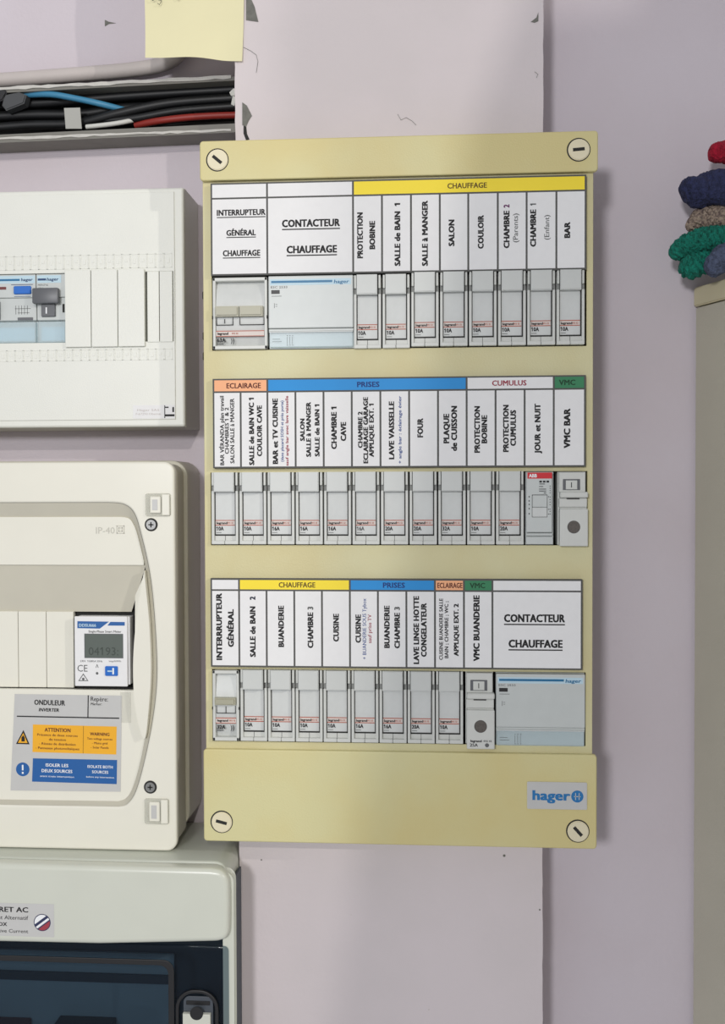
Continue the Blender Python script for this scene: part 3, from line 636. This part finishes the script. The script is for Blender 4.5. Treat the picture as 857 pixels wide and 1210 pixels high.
# energy meter
ym = -.062
def mx(u, v=770): return at(u, v, ym)[0]
def mz(v, u=120): return at(u, v, ym)[1]
X0, X1, Z1, Z0 = mx(88), mx(150.5), mz(728.5, 110), mz(811, 110)
YM = -62.0
EM = thing('energy_meter', 'small white energy meter with grey display and blue button, in the glossy white box', 'meter', ((X0 + X1) / 2, YM, Z0))
MB().box(X0 + 1, X1 + 1.2, YM + 2, YM + 11, Z0 + 1, Z1 - .3, .3).box(X0, X1, YM, YM + 2, Z0, Z1, .6, 2).build('body', PAPER, EM)
def mpoly(pix, y, name, m_, p=EM): return MB().prism([(mx(u, v), mz(v, u)) for u, v in pix], y - .08, y).build(name, m_, p)
bd = mpoly([(91.5, 734), (129, 734.5), (118, 742.8), (91.5, 742.3)], YM, 'brand_band', SBL)
mpoly([(130.5, 734.8), (147.5, 735), (147.5, 739.3), (127, 739.2)], YM, 'brand_band', SBL)
text(bd, 'DDSU666', mx(103.5, 739), mz(738.8, 103), 11.5, 2.0, YM - .12, PALEB, bold=.02)
text(EM, 'Single-Phase Smart Meter', mx(124, 746), mz(746.2, 124), 22.0, 1.5, YM - .1, INK, bold=.008)
lc = bx('display', LCD, EM, mx(100.5, 765), mx(145, 765), YM - .25, YM, mz(777, 120), mz(749.5, 120), .1)
bx('display_frame', TOG, EM, mx(99.8, 765), mx(145.7, 765), YM - .12, YM, mz(777.7, 120), mz(748.8, 120))
text(lc, '04193:', mx(122.5, 768), mz(769.5, 122), 20, 5.2, YM - .32, LCDI, bold=.0)
text(EM, '230V  10(80)A 50Hz', mx(108, 781), mz(781.2, 108), 15, 1.2, YM - .1, INK, bold=.0)
text(EM, 'imp/kWh', mx(136, 781), mz(781.2, 136), 8, 1.2, YM - .1, INK, bold=.0)
text(EM, 'CE', mx(97.5, 790), mz(789.6, 97), 6.8, 4.4, YM - .1, INKG, bold=.0)
def tri(cu, cv, r, y, name, m_, p, k, th):
    a = [(cu - r, cv + r * .62), (cu + r, cv + r * .62), (cu, cv - r * .9)]
    b = [(cu - r + th * 1.7, cv + r * .62 - th), (cu + r - th * 1.7, cv + r * .62 - th), (cu, cv - r * .9 + th * 1.9)]
    f = at
    A = [f(u, v, k) for u, v in a]; Bq = [f(u, v, k) for u, v in b]
    return shape(name, m_, p, [A, Bq[::-1]], y - .1, y)
tri(98.5, 801, 6, YM, 'symbol', INKG, EM, ym, .9)
MB().disc(mx(98.5, 802), mz(802.3, 98), .9, YM - .1, YM, 10).disc(mx(114.8, 795), mz(795.6, 114), .9, YM - .1, YM, 10).build('mark', INKG, EM)
text(EM, '^', mx(114.8, 789), mz(788.5, 114), 2, 4.0, YM - .1, INKG, bold=.0)
bt = shape('button', BLUEB, EM, [rrect(mx(124.5, 790), mx(139.5, 790), mz(798.5, 130), mz(787, 130), .8)], YM - .9, YM - .02, .3)
bx('button_mark', WINK, bt, mx(133.3, 792), mx(135.3, 792), YM - .98, YM - .9, mz(796.5, 130), mz(789, 130))
bx('button_mark', PALEB, bt, mx(127.5, 792), mx(133, 792), YM - .98, YM - .9, mz(793.6, 130), mz(792, 130))

# ONDULEUR sticker, slightly crooked
ys = (YI + 4.2) * .001
def sp(u, v): return at(u, v, ys)
def spoly(pix, y, name, m_, p): return MB().prism([sp(u, v) for u, v in pix], y - .06, y).build(name, m_, p)
def stext(p, s, u, v, wpx, hpx, m_, bold=.02, dy=.1, slant=0): x, z = sp(u, v); return text(p, s, x, z, wpx * .55, hpx * .55, YST - dy, m_, bold=bold, rot=-1.0, slant=slant)
YST = YI + 4.1
ST = thing('warning_sticker', 'silver ONDULEUR sticker with orange and blue warning panels on the glossy white box', 'sticker', (sp(80, 938)[0], YST, sp(80, 938)[1]))
spoly([(17.5, 820), (144, 822), (142.5, 935.5), (12.5, 934)], YST + .1, 'backing', STK, ST)
spoly([(20, 845.6), (141, 848), (141, 849.4), (20, 847)], YST, 'rule', INK, ST)
spoly([(103.8, 821.5), (105, 821.5), (104.6, 847.6), (103.4, 847.6)], YST, 'rule', INK, ST)
stext(ST, 'ONDULEUR', 58.8, 830.2, 38, 6.2, INK, .022); stext(ST, 'INVERTER', 58.2, 838.8, 25, 4.0, INK, .02, slant=.15)
stext(ST, 'Repère:', 117.5, 826, 21, 5.2, INK, .004); stext(ST, 'Marker:', 114, 831.8, 13.5, 3, INK, .006, slant=.2)
o1 = spoly([(39, 856), (138, 858.5), (137.5, 891.5), (38.5, 888.5)], YST, 'orange_panel', ORG, ST)
spoly([(98.6, 857.6), (99, 857.6), (98.5, 890.2), (98.1, 890.2)], YST - .08, 'rule', INKO, o1)
stext(o1, 'ATTENTION', 68.2, 862.6, 32, 4.6, INKM, .02, .12)
for i, (s, wd) in enumerate((('Présence de deux sources', 50), ('de tension', 21), ('- Réseau de distribution', 45), ('- Panneaux photovoltaïques', 54))): stext(o1, s, 68, 868.6 + i * 5.2, wd, 2.9, INKM, .012, .12)
stext(o1, 'WARNING', 118, 867.4, 24, 3.9, INKM, .018, .12)
for i, (s, wd) in enumerate((('Two voltage sources', 31), ('- Mains grid', 19), ('- Solar Panels', 22))): stext(o1, s, 118, 873 + i * 5.1, wd, 2.7, INKM, .012, .12)
b1 = spoly([(39, 896), (138.5, 898), (138, 926.5), (38, 923.5)], YST, 'blue_panel', SBL, ST)
stext(b1, 'ISOLER LES', 67.5, 904.2, 28, 3.8, WINK, .018, .12); stext(b1, 'DEUX SOURCES', 67.5, 911, 38, 3.8, WINK, .018, .12); stext(b1, 'avant toute intervention', 67.5, 917.4, 42, 2.2, WINK, .006, .12)
stext(b1, 'ISOLATE BOTH', 118.5, 906, 31, 3.4, WINK, .014, .12); stext(b1, 'SOURCES', 118.5, 912.2, 20, 3.4, WINK, .014, .12); stext(b1, 'before any intervention', 118.5, 918.2, 34, 2.0, WINK, .006, .12)
wt = MB().prism([sp(19, 879), sp(35, 879.5), sp(27.8, 862.5)], YST - .06, YST).build('warning_triangle', INK, ST)
MB().prism([sp(21.3, 877.6), sp(32.7, 877.9), sp(27.6, 866)], YST - .14, YST - .06).build('triangle_field', ORG, wt)
MB().prism([sp(25.5, 876), sp(29.5, 876), sp(29.5, 871.5), sp(27.5, 868.5), sp(25.5, 871.5)], YST - .2, YST - .14).build('triangle_mark', INK, wt)
x, z = sp(27, 909); rd = MB().disc(x, z, 4.6, YST - .08, YST, 26).build('notice_disc', SBL, ST)
MB().box(x - .55, x + .55, YST - .16, YST - .08, z - .6, z + 3.0).box(x - .6, x + .6, YST - .16, YST - .08, z - 3, z - 1.7).build('exclamation_mark', WINK, rd)
stc = bx('clear_film', glassy('clear_film', (.97, .97, .96), .1, .12, (.8, .8, .8)), ST, sp(142.6, 850)[0], sp(155, 850)[0], YST, YST + .15, sp(150, 854)[1], sp(150, 818)[1])

# ------------------------------------------------------------------ AC box
YA = -88.0; ya = YA * .001
def cx(u, v=1100, d=0): return at(u, v, ya + d)[0]
def cz(v, u=150, d=0): return at(u, v, ya + d)[1]
AX1 = 16.6; AZ1 = min(cz(1010, 150), IZ0 - .6)
AC = thing('inverter_output_box', 'pale grey box with smoked door at the bottom left of the frame', 'electrical box', (-150, 0, -330))
# rounded hood body, hollow
shape('body', ACD, AC, [rrect(-330, AX1, -320, AZ1, 9, 8), rrect(-327, AX1 - 3, -317, AZ1 - 3, 6, 8)[::-1]], YA + 9, -.3, 1.5, res=3)
bx('back_plate', ACD, AC, -327, AX1 - 3, -3, -.4, -317, AZ1 - 3)
LX = cx(270.5, 1080)
dz1 = cz(1112, 150)
shape('rim', ACW, AC, [rrect(-326, AX1 - .4, -318, AZ1 - 1, 8.5, 8), rrect(-322, LX + .8, -312, AZ1 - 5.6, 5, 6)[::-1]], YA + 2, YA + 10, 2.0, res=3)
hood = [(-322, cz(1114, 60))] + [(cx(u, v), cz(v, u)) for u, v in arc([(120, 1112.5), (240, 1110), (262, 1108.5), (270, 1103), (272, 1090), (272, 1050), (270, 1035), (262, 1026.5), (250, 1024)], 5)] + [(-322, cz(1017, 60))]
shape('hood', ACW, AC, [hood], YA - 5, YA + 6, 3.2, res=4)
# smoked door
DX = cx(268.5, 1150) - .5; door = thing_d = None
dr = shape('door', SMOKE, AC, [rrect(-320, LX - .6, -310, cz(1116, 150), 3)], YA + .5, YA + 2.5, .5)
dr['label'] = 'smoked dark blue transparent door'
wo = rrect(-310, cx(206, 1160), -300, cz(1131.5, 100), 7, 6); wi = rrect(-307, cx(199, 1160), -297, cz(1138, 100), 5.5, 6)
shape('door_frame_line', BLACK, dr, [wo, wi[::-1]], YA - .4, YA + .5, .3)
l0 = rrect(cx(208, 1180), cx(258.5, 1180), -240, cz(1169, 235), 12, 8); l1 = rrect(cx(212, 1180), cx(254.5, 1180), -237, cz(1173, 235), 10, 8)
lt = shape('latch', BLACK, AC, [l0, l1[::-1]], YA - 1.5, YA + .5, .5)
shape('latch_well', mat('slate_plastic', (70, 76, 84), .4), lt, [rrect(cx(217, 1180), cx(252, 1180), -235, cz(1177, 235), 4, 5)], YA - .6, YA + .4, .2)
bx('latch_slot', BLACK, lt, cx(220.5, 1180), cx(248.5, 1180), YA - .9, YA - .5, cz(1187, 235), cz(1182, 235), .3)
shape('latch_lever', mat('pale_lever', (205, 207, 196), .35), lt, [rect(cx(217.5, 1195), cx(250, 1195), -235, cz(1195, 235))], YA - 4, YA - .5, .6)
MB().disc(cx(234, 1200), cz(1194, 235), 4.2, YA - 4.1, YA - 3.8).build('thumb_hole', BLACK, lt)
# interior seen through the door
IN = mat('slate_interior', (176, 192, 200), .6)
bx('inner_panel', IN, AC, -315, cx(204, 1160, .03), YA + 34, YA + 36, -300, cz(1128, 100, .03))
bx('inner_frame', mat('dark_interior', (70, 76, 84), .6), AC, -318, AX1 - 4, YA + 40, YA + 42, -315, AZ1 - 6)
bx('inner_side', mat('dark_interior', (70, 76, 84), .6), AC, LX - 1, LX + .4, YA + 3, YA + 40, -310, AZ1 - 14)
bx('inner_rail', mat('dark_interior', (70, 76, 84), .6), AC, -315, cx(198, 1160, .03), YA + 32, YA + 34, cz(1162, 100, .03), cz(1152, 100, .03))
bx('module_row', BLACK, AC, cx(62, 1200, .02), cx(130, 1200, .02), YA + 20, YA + 34, -200, cz(1213, 100, .02), .6)
bx('module_row', mat('dull_red', (110, 52, 50), .5), AC, -300, cx(28, 1200, .02), YA + 20, YA + 34, -200, cz(1217, 100, .02), .6)
# sticker
YK = YA - 5.0; yk = YK * .001
def kx(u, v=1085): return at(u, v, yk)[0]
def kz(v, u=40): return at(u, v, yk)[1]
KS = thing('box_sticker', 'silver sticker with flag roundel on the hood of the smoked-door box', 'sticker', (kx(20), YK, kz(1106)))
bx('backing', STK, KS, -168, kx(64), YK - .15, YK - .02, kz(1106.5, 30), kz(1067.5, 30))
def kt(s, ur, v, wpx, hpx, bold): # right-aligned
    text(KS, s, kx(ur, v) - wpx * .27, kz(v, 30), wpx * .54, hpx * .54, YK - .2, INK, bold=bold)
kt('COFFRET AC', 33.5, 1075, 62, 6, .02); kt('Courant Alternatif', 33.5, 1084.5, 56, 4.6, .004); kt('AC BOX', 8.5, 1092.5, 26, 4.4, .02); kt('Alternative Current', 33.5, 1100.3, 58, 4.2, .004)
ex, ez = kx(50, 1090), kz(1090, 50)
em = MB().disc(ex, ez, 5.5, YK - .2, YK - .15, 26).build('roundel', mat('navy_print', (44, 50, 86), .4), KS)
def band(a, b_, c, d, m_, off):
    pts = []
    for k in range(25):
        t = 2 * PI * k / 24; px_, pz_ = 5.0 * math.cos(t), 5.0 * math.sin(t)
        dd = -px_ * .6 + pz_ * .8
        if a <= dd <= b_: pts.append((px_, pz_))
    # close on chords
    out = []
    for lim in (a, b_):
        h_ = math.sqrt(max(25 - lim * lim, 0)); n = Vector((-.6, .8)); t_ = Vector((.8, .6))
        for s_ in (-1, 1): v_ = n * lim + t_ * h_ * s_; out.append((v_.x, v_.y))
    pts = pts + out; pts.sort(key=lambda p: math.atan2(p[1] - (.8 * (a + b_) / 2), p[0] + .6 * (a + b_) / 2))
    MB().flat([(ex + p[0], ez + p[1]) for p in pts], YK - off).build('roundel_band', m_, em)
band(1.9, 4.9, 0, 0, WINK, .23); band(-1.2, 0.2, 0, 0, WINK, .23); band(-4.9, -2.0, 0, 0, mat('flag_red', (160, 60, 72), .4), .23)

# ------------------------------------------------------------------ trunking and cables
tl = math.radians(1.1)
def tk(u, v, y): x, z = at(u, v, y * .001); return x, z
def slab(name, m_, p, pix, y0, y1, bev=0): return MB().prism([tk(u, v, min(y0, y1)) for u, v in pix], y0, y1, bev).build(name, m_, p)
TR = thing('cable_trunking', 'open grey cable trunking full of wires above the upper left white box', 'trunking', (-80, 0, 470))
YR = -22.0
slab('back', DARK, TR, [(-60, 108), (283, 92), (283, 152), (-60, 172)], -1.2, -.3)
slab('bottom_wall', TRUNK, TR, [(-60, 162), (284, 145.5), (284, 156), (-60, 171.5)], YR, -.3)
slab('top_wall', TRUNK, TR, [(-60, 109), (280, 90.5), (280, 95), (-60, 113)], YR + 2, -.3)
jg = lambda v0, v1, a: [(u, v0 + (v1 - v0) * (u + 60) / 340 + random.uniform(-a, a)) for u in range(-60, 281, 9)]
slab('chipped_edge', EDGE, TR, jg(164.5, 152, .5) + jg(167.5, 154.5, .8)[::-1], YR - .6, YR - .05)
slab('chipped_edge', EDGE, TR, jg(106, 88.3, .6) + jg(109.5, 92.3, .9)[::-1], YR + .9, YR + 3)
slab('end_wall', TRUNK, TR, [(282.5, 80), (287.5, 80), (287.5, 163), (282.5, 163)], YR - 1, -.5)
def cable(name, label, m_, pix, r, ya_, group=None, cat='cable'):
    """pix: (u, v, y mm) or (u, v)"""
    P = []
    for p in pix:
        yy = p[2] if len(p) > 2 else ya_; x, z = at(p[0], p[1], yy * .001); P.append((x, yy, z))
    # smooth
    Q = []
    V = [Vector(p) for p in P]; V = [V[0]] + V + [V[-1]]
    for i in range(1, len(V) - 2):
        for k in range(8):
            t = k / 8; a, b, c, d = V[i - 1:i + 3]
            Q.append(.5 * ((2 * b) + (c - a) * t + (2 * a - 5 * b + 4 * c - d) * t * t + (3 * b - a - 3 * c + d) * t ** 3))
    Q.append(V[-2])
    o = MB().tube(Q, r, 14).build(name, m_, None, smooth=True)
    o['label'] = label; o['category'] = cat
    if group: o['group'] = group
    return o
G = 'cables in the open trunking'
cable('power_cable', 'topmost thick black cable inside the open trunking', CBLK, [(-40, 115), (60, 109), (160, 104), (277, 97)], 3.0, -8, G)
cable('power_cable', 'second black cable from the top, passing behind the blue wire', CBLK, [(-40, 126), (60, 121), (160, 113), (277, 106)], 3.2, -8, G)
cable('power_cable', 'black cable crossing over the right end of the blue wire', CBLK, [(-40, 154), (30, 148), (90, 146, -13), (140, 134, -16), (200, 122, -14), (277, 116)], 3.1, -12, G)
cable('power_cable', 'black cable running under the grey connector into the left frame edge', CBLK, [(-40, 140), (30, 136), (95, 135), (150, 128), (277, 125)], 3.4, -8, G)
cable('power_cable', 'lowest black cable lying on the trunking floor behind the white clip', CBLK, [(-40, 160), (40, 152), (110, 147), (180, 139), (277, 132)], 3.2, -7, G)
cable('power_cable', 'black cable directly above the red wire at right', CBLK, [(100, 142, -12), (150, 141, -15), (210, 131, -15), (277, 125.5, -14)], 2.6, -10, G)
cable('blue_wire', 'blue wire leaving the grey connector in the open trunking', CBLU, [(28, 112, -14), (60, 111.5, -18), (90, 116.5, -18), (120, 123, -17), (152, 131.5, -11)], 2.1, -16)
cable('red_wire', 'red wire at the lower right of the open trunking', CRED, [(160, 148, -12), (190, 142.5, -17), (220, 139, -17), (250, 137, -16), (280, 136, -14)], 2.3, -16)
cable('white_wire', 'short white wire end lying below the blue wire in the trunking', CWHT, [(102, 150, -18), (125, 147.5, -19), (145, 144.5, -18), (168, 139.5, -12)], 1.6, -18)
c_ = slab('wire_connector', CGRY, None, [(5, 112), (22, 108.5), (31, 112), (28, 122), (7, 130.5), (2, 124)], -21, -13, .8); c_['label'] = 'dark grey wire connector block at the left end of the blue wire'; c_['category'] = 'connector'
c_ = slab('wire_connector', BLACK, None, [(-12, 104), (4, 102), (8, 109), (3, 118), (-12, 124)], -21, -13, .8); c_['label'] = 'black connector cut by the left frame edge in the open trunking'; c_['category'] = 'connector'
c_ = slab('trunking_clip', TRUNKC, None, [(75.5, 127.5), (94.5, 127), (96.5, 152), (77.5, 152)], -22.5, -21.8, .2); c_['label'] = 'small white tab standing in front of the black cables'; c_['category'] = 'clip'
for pts, lb in (([(271, 109), (276, 104), (280, 106), (277, 113), (273, 113)], 'upper white plaster crumb at the right end of the trunking'), ([(275, 113), (279, 115), (277, 125), (273, 123)], 'lower white plaster crumb at the right end of the trunking')):
    c_ = slab('plaster_crumb', CWHT, None, pts, -17, -13, .3); c_['label'] = lb; c_['category'] = 'debris'
cable('conduit', 'pale grey round conduit running above the open trunking and up behind the note', COND, [(-60, 98), (0, 95), (100, 87.5), (160, 82), (195, 75), (214, 60), (222, 30), (224, -30)], 5.0, -7, cat='pipe')

# yellow note, curling sheet hanging from the pier edge
Nn = thing('paper_note', 'pale yellow paper note hanging at the top left over the trunking end', 'note', (at(230, 40, -.046)[0], -46, at(230, 70, -.046)[1]))
bm = bmesh.new(); nx, nz = 24, 20; gv = []
for j in range(nz + 1):
    row = []
    for i in range(nx + 1):
        s, t = i / nx, j / nz
        ul, ur = 171 + .5 * t, 290 - 3.5 * (t if t > 0 else 0)
        vb = 68 + 4.5 * s ** 3 + 1.0 * math.sin(s * 9) * .8
        u = ul + (ur - ul) * s; v = -60 + (vb + 60) * t
        y = -46.5 - 1.2 * math.sin(s * 5) * t - 2.2 * t * t * max(0, s - .8) * 5 - .8 * math.sin(t * 6)
        x, z = at(u, v, -.0465); row.append(bm.verts.new((x, y, z)))
    gv.append(row)
for j in range(nz):
    for i in range(nx): bm.faces.new((gv[j][i], gv[j][i + 1], gv[j + 1][i + 1], gv[j + 1][i]))
for f in bm.faces: f.normal_update()
if sum(f.normal.y for f in bm.faces) > 0: bmesh.ops.reverse_faces(bm, faces=bm.faces[:])
sh = MB().add(bm).build('sheet', NOTE, Nn, smooth=True)
def pen(pix):
    MB().tube([(at(u, v, -.048)[0], -49.3, at(u, v, -.048)[1]) for u, v in pix], .2, 5).build('handwriting', INK, sh)
pen([(179, -1), (181, 1.8), (183.5, 0.5), (184, -2)]); pen([(187, -3), (188, 1), (190.5, 1.5), (191, -3), (190.8, 4), (189, 6.5), (187, 5)]); pen([(209, -2), (211, 1), (213, -1)])

# ------------------------------------------------------------------ right side cabinet and woollens
cb = thing('cream_cabinet', 'cream cabinet edge at the right frame border, under the wool rolls', 'cabinet', (440, -70, -500))
x0, zt = at(822.5, 337, -.012)
x0 = at(823, 700, -.012)[0]
def footprint(name, m_, pts, z0, z1, bev=.8):
    b = bmesh.new(); f = b.faces.new([b.verts.new((x, y, z0)) for x, y in pts]); r = bmesh.ops.extrude_face_region(b, geom=[f])
    for v in r['geom']:
        if isinstance(v, bmesh.types.BMVert): v.co.z = z1
    bmesh.ops.recalc_face_normals(b, faces=b.faces[:]); bmesh.ops.bevel(b, geom=b.edges[:], offset=bev, segments=2, affect='EDGES')
    return MB().add(b).build(name, m_, cb)
A_ = (x0, -3); B_ = (x0 + 58, -138)
footprint('carcass', CAB, [(x0 + .8, -3), (x0 + 58, -136), (x0 + 260, -136), (x0 + 260, -3)], -500, zt - 13.8)
footprint('top_board', CABT, [(x0 - .3, -2), (x0 + 57.5, -139), (x0 + 262, -139), (x0 + 262, -2)], zt - 13, zt)
def wool(name, label, m_, pix, rad, group='wool rolls on the cream cabinet', lobes=5, tw=.12, n=40, amp=.3):
    P = []; Rr = []
    V = [Vector((at(u, v, y * .001)[0], y, at(u, v, y * .001)[1])) for u, v, y in pix]; V = [V[0]] + V + [V[-1]]; rr = [rad[0]] + list(rad) + [rad[-1]]
    for i in range(1, len(V) - 2):
        for k in range(10):
            t = k / 10; a, b, c, d = V[i - 1:i + 3]
            P.append(.5 * ((2 * b) + (c - a) * t + (2 * a - 5 * b + 4 * c - d) * t * t + (3 * b - a - 3 * c + d) * t ** 3)); Rr.append((rr[i] * (1 - t) + rr[i + 1] * t) * random.uniform(.96, 1.04))
    P.append(V[-2]); Rr.append(rr[-2])
    return MB().tube(P, Rr, n, lobes, tw, amp)
def woolobj(name, label, m_, mbs):
    o = mbs.build(name, m_, None, smooth=True); o['label'] = label; o['category'] = 'wool'; o['group'] = 'wool rolls on the cream cabinet'; return o
w_ = wool('', '', 0, [(793, 304, -30), (798, 300, -30), (812, 291, -30), (835, 284, -31), (860, 284, -32), (900, 286, -32)], [1.5, 5.2, 7.2, 8.4, 9, 9], amp=.3, tw=.35)
t2 = wool('', '', 0, [(803.5, 312, -31), (808, 313, -31), (818, 314, -31), (832, 308, -30), (845, 298, -28)], [3, 6.5, 8.2, 7.2, 4], amp=.3, tw=.35)
me = bpy.data.meshes.new('t'); t2.bm.to_mesh(me); w_.bm.from_mesh(me)
woolobj('wool_roll', 'teal twisted wool roll looped over the cabinet corner', WTEA, w_)
woolobj('wool_roll', 'slate blue wool roll squeezed between the teal roll and the cabinet', WSLA, wool('', '', 0, [(836, 322, -42), (841, 318, -42), (856, 306, -42), (875, 306, -42), (910, 312, -42)], [3, 6, 9, 10, 10], amp=.2))
woolobj('wool_roll', 'fluffy beige and grey wool roll between the navy and teal rolls', WBEI, wool('', '', 0, [(812, 270, -26), (819, 266, -26), (832, 260, -27), (860, 257, -28), (900, 262, -28)], [2, 5, 8.5, 9.5, 10], amp=.25, lobes=7, tw=.25))
woolobj('wool_roll', 'navy blue wool roll with a blunt rounded end', WNAV, wool('', '', 0, [(806, 230, -32), (808, 229, -32), (816, 227, -32), (835, 225, -33), (862, 222, -34), (900, 232, -34)], [2, 6.5, 9.6, 10.8, 11.2, 12], amp=.22, lobes=3, tw=.1))
woolobj('wool_roll', 'crimson wool roll topmost of the pile at the right frame edge', WRED, wool('', '', 0, [(837, 181, -32), (838, 181, -32), (840.5, 181, -32), (847, 180.5, -32), (860, 180, -32), (885, 186, -32), (905, 200, -32)], [.8, 3.2, 5.2, 6.8, 7.2, 7.2, 7.5], amp=.12, lobes=4, tw=.08))

# ------------------------------------------------------------------ unseen board added behind the camera to shade the right of the wall from the ceiling lamp
struct(MB().prism([(150, -320), (196, 413), (239, 690), (258, 742), (295, 744), (300, 940), (680, 940), (680, -320)], -1110, -1098, 1).build('shade_board_1', WOOD))

struct(bx('light_blocker_1', CAB, None, 748, 1180, -606, -590, -320, 900, 1.5))  # unseen slab added to block the right lamp from panel and cabinet
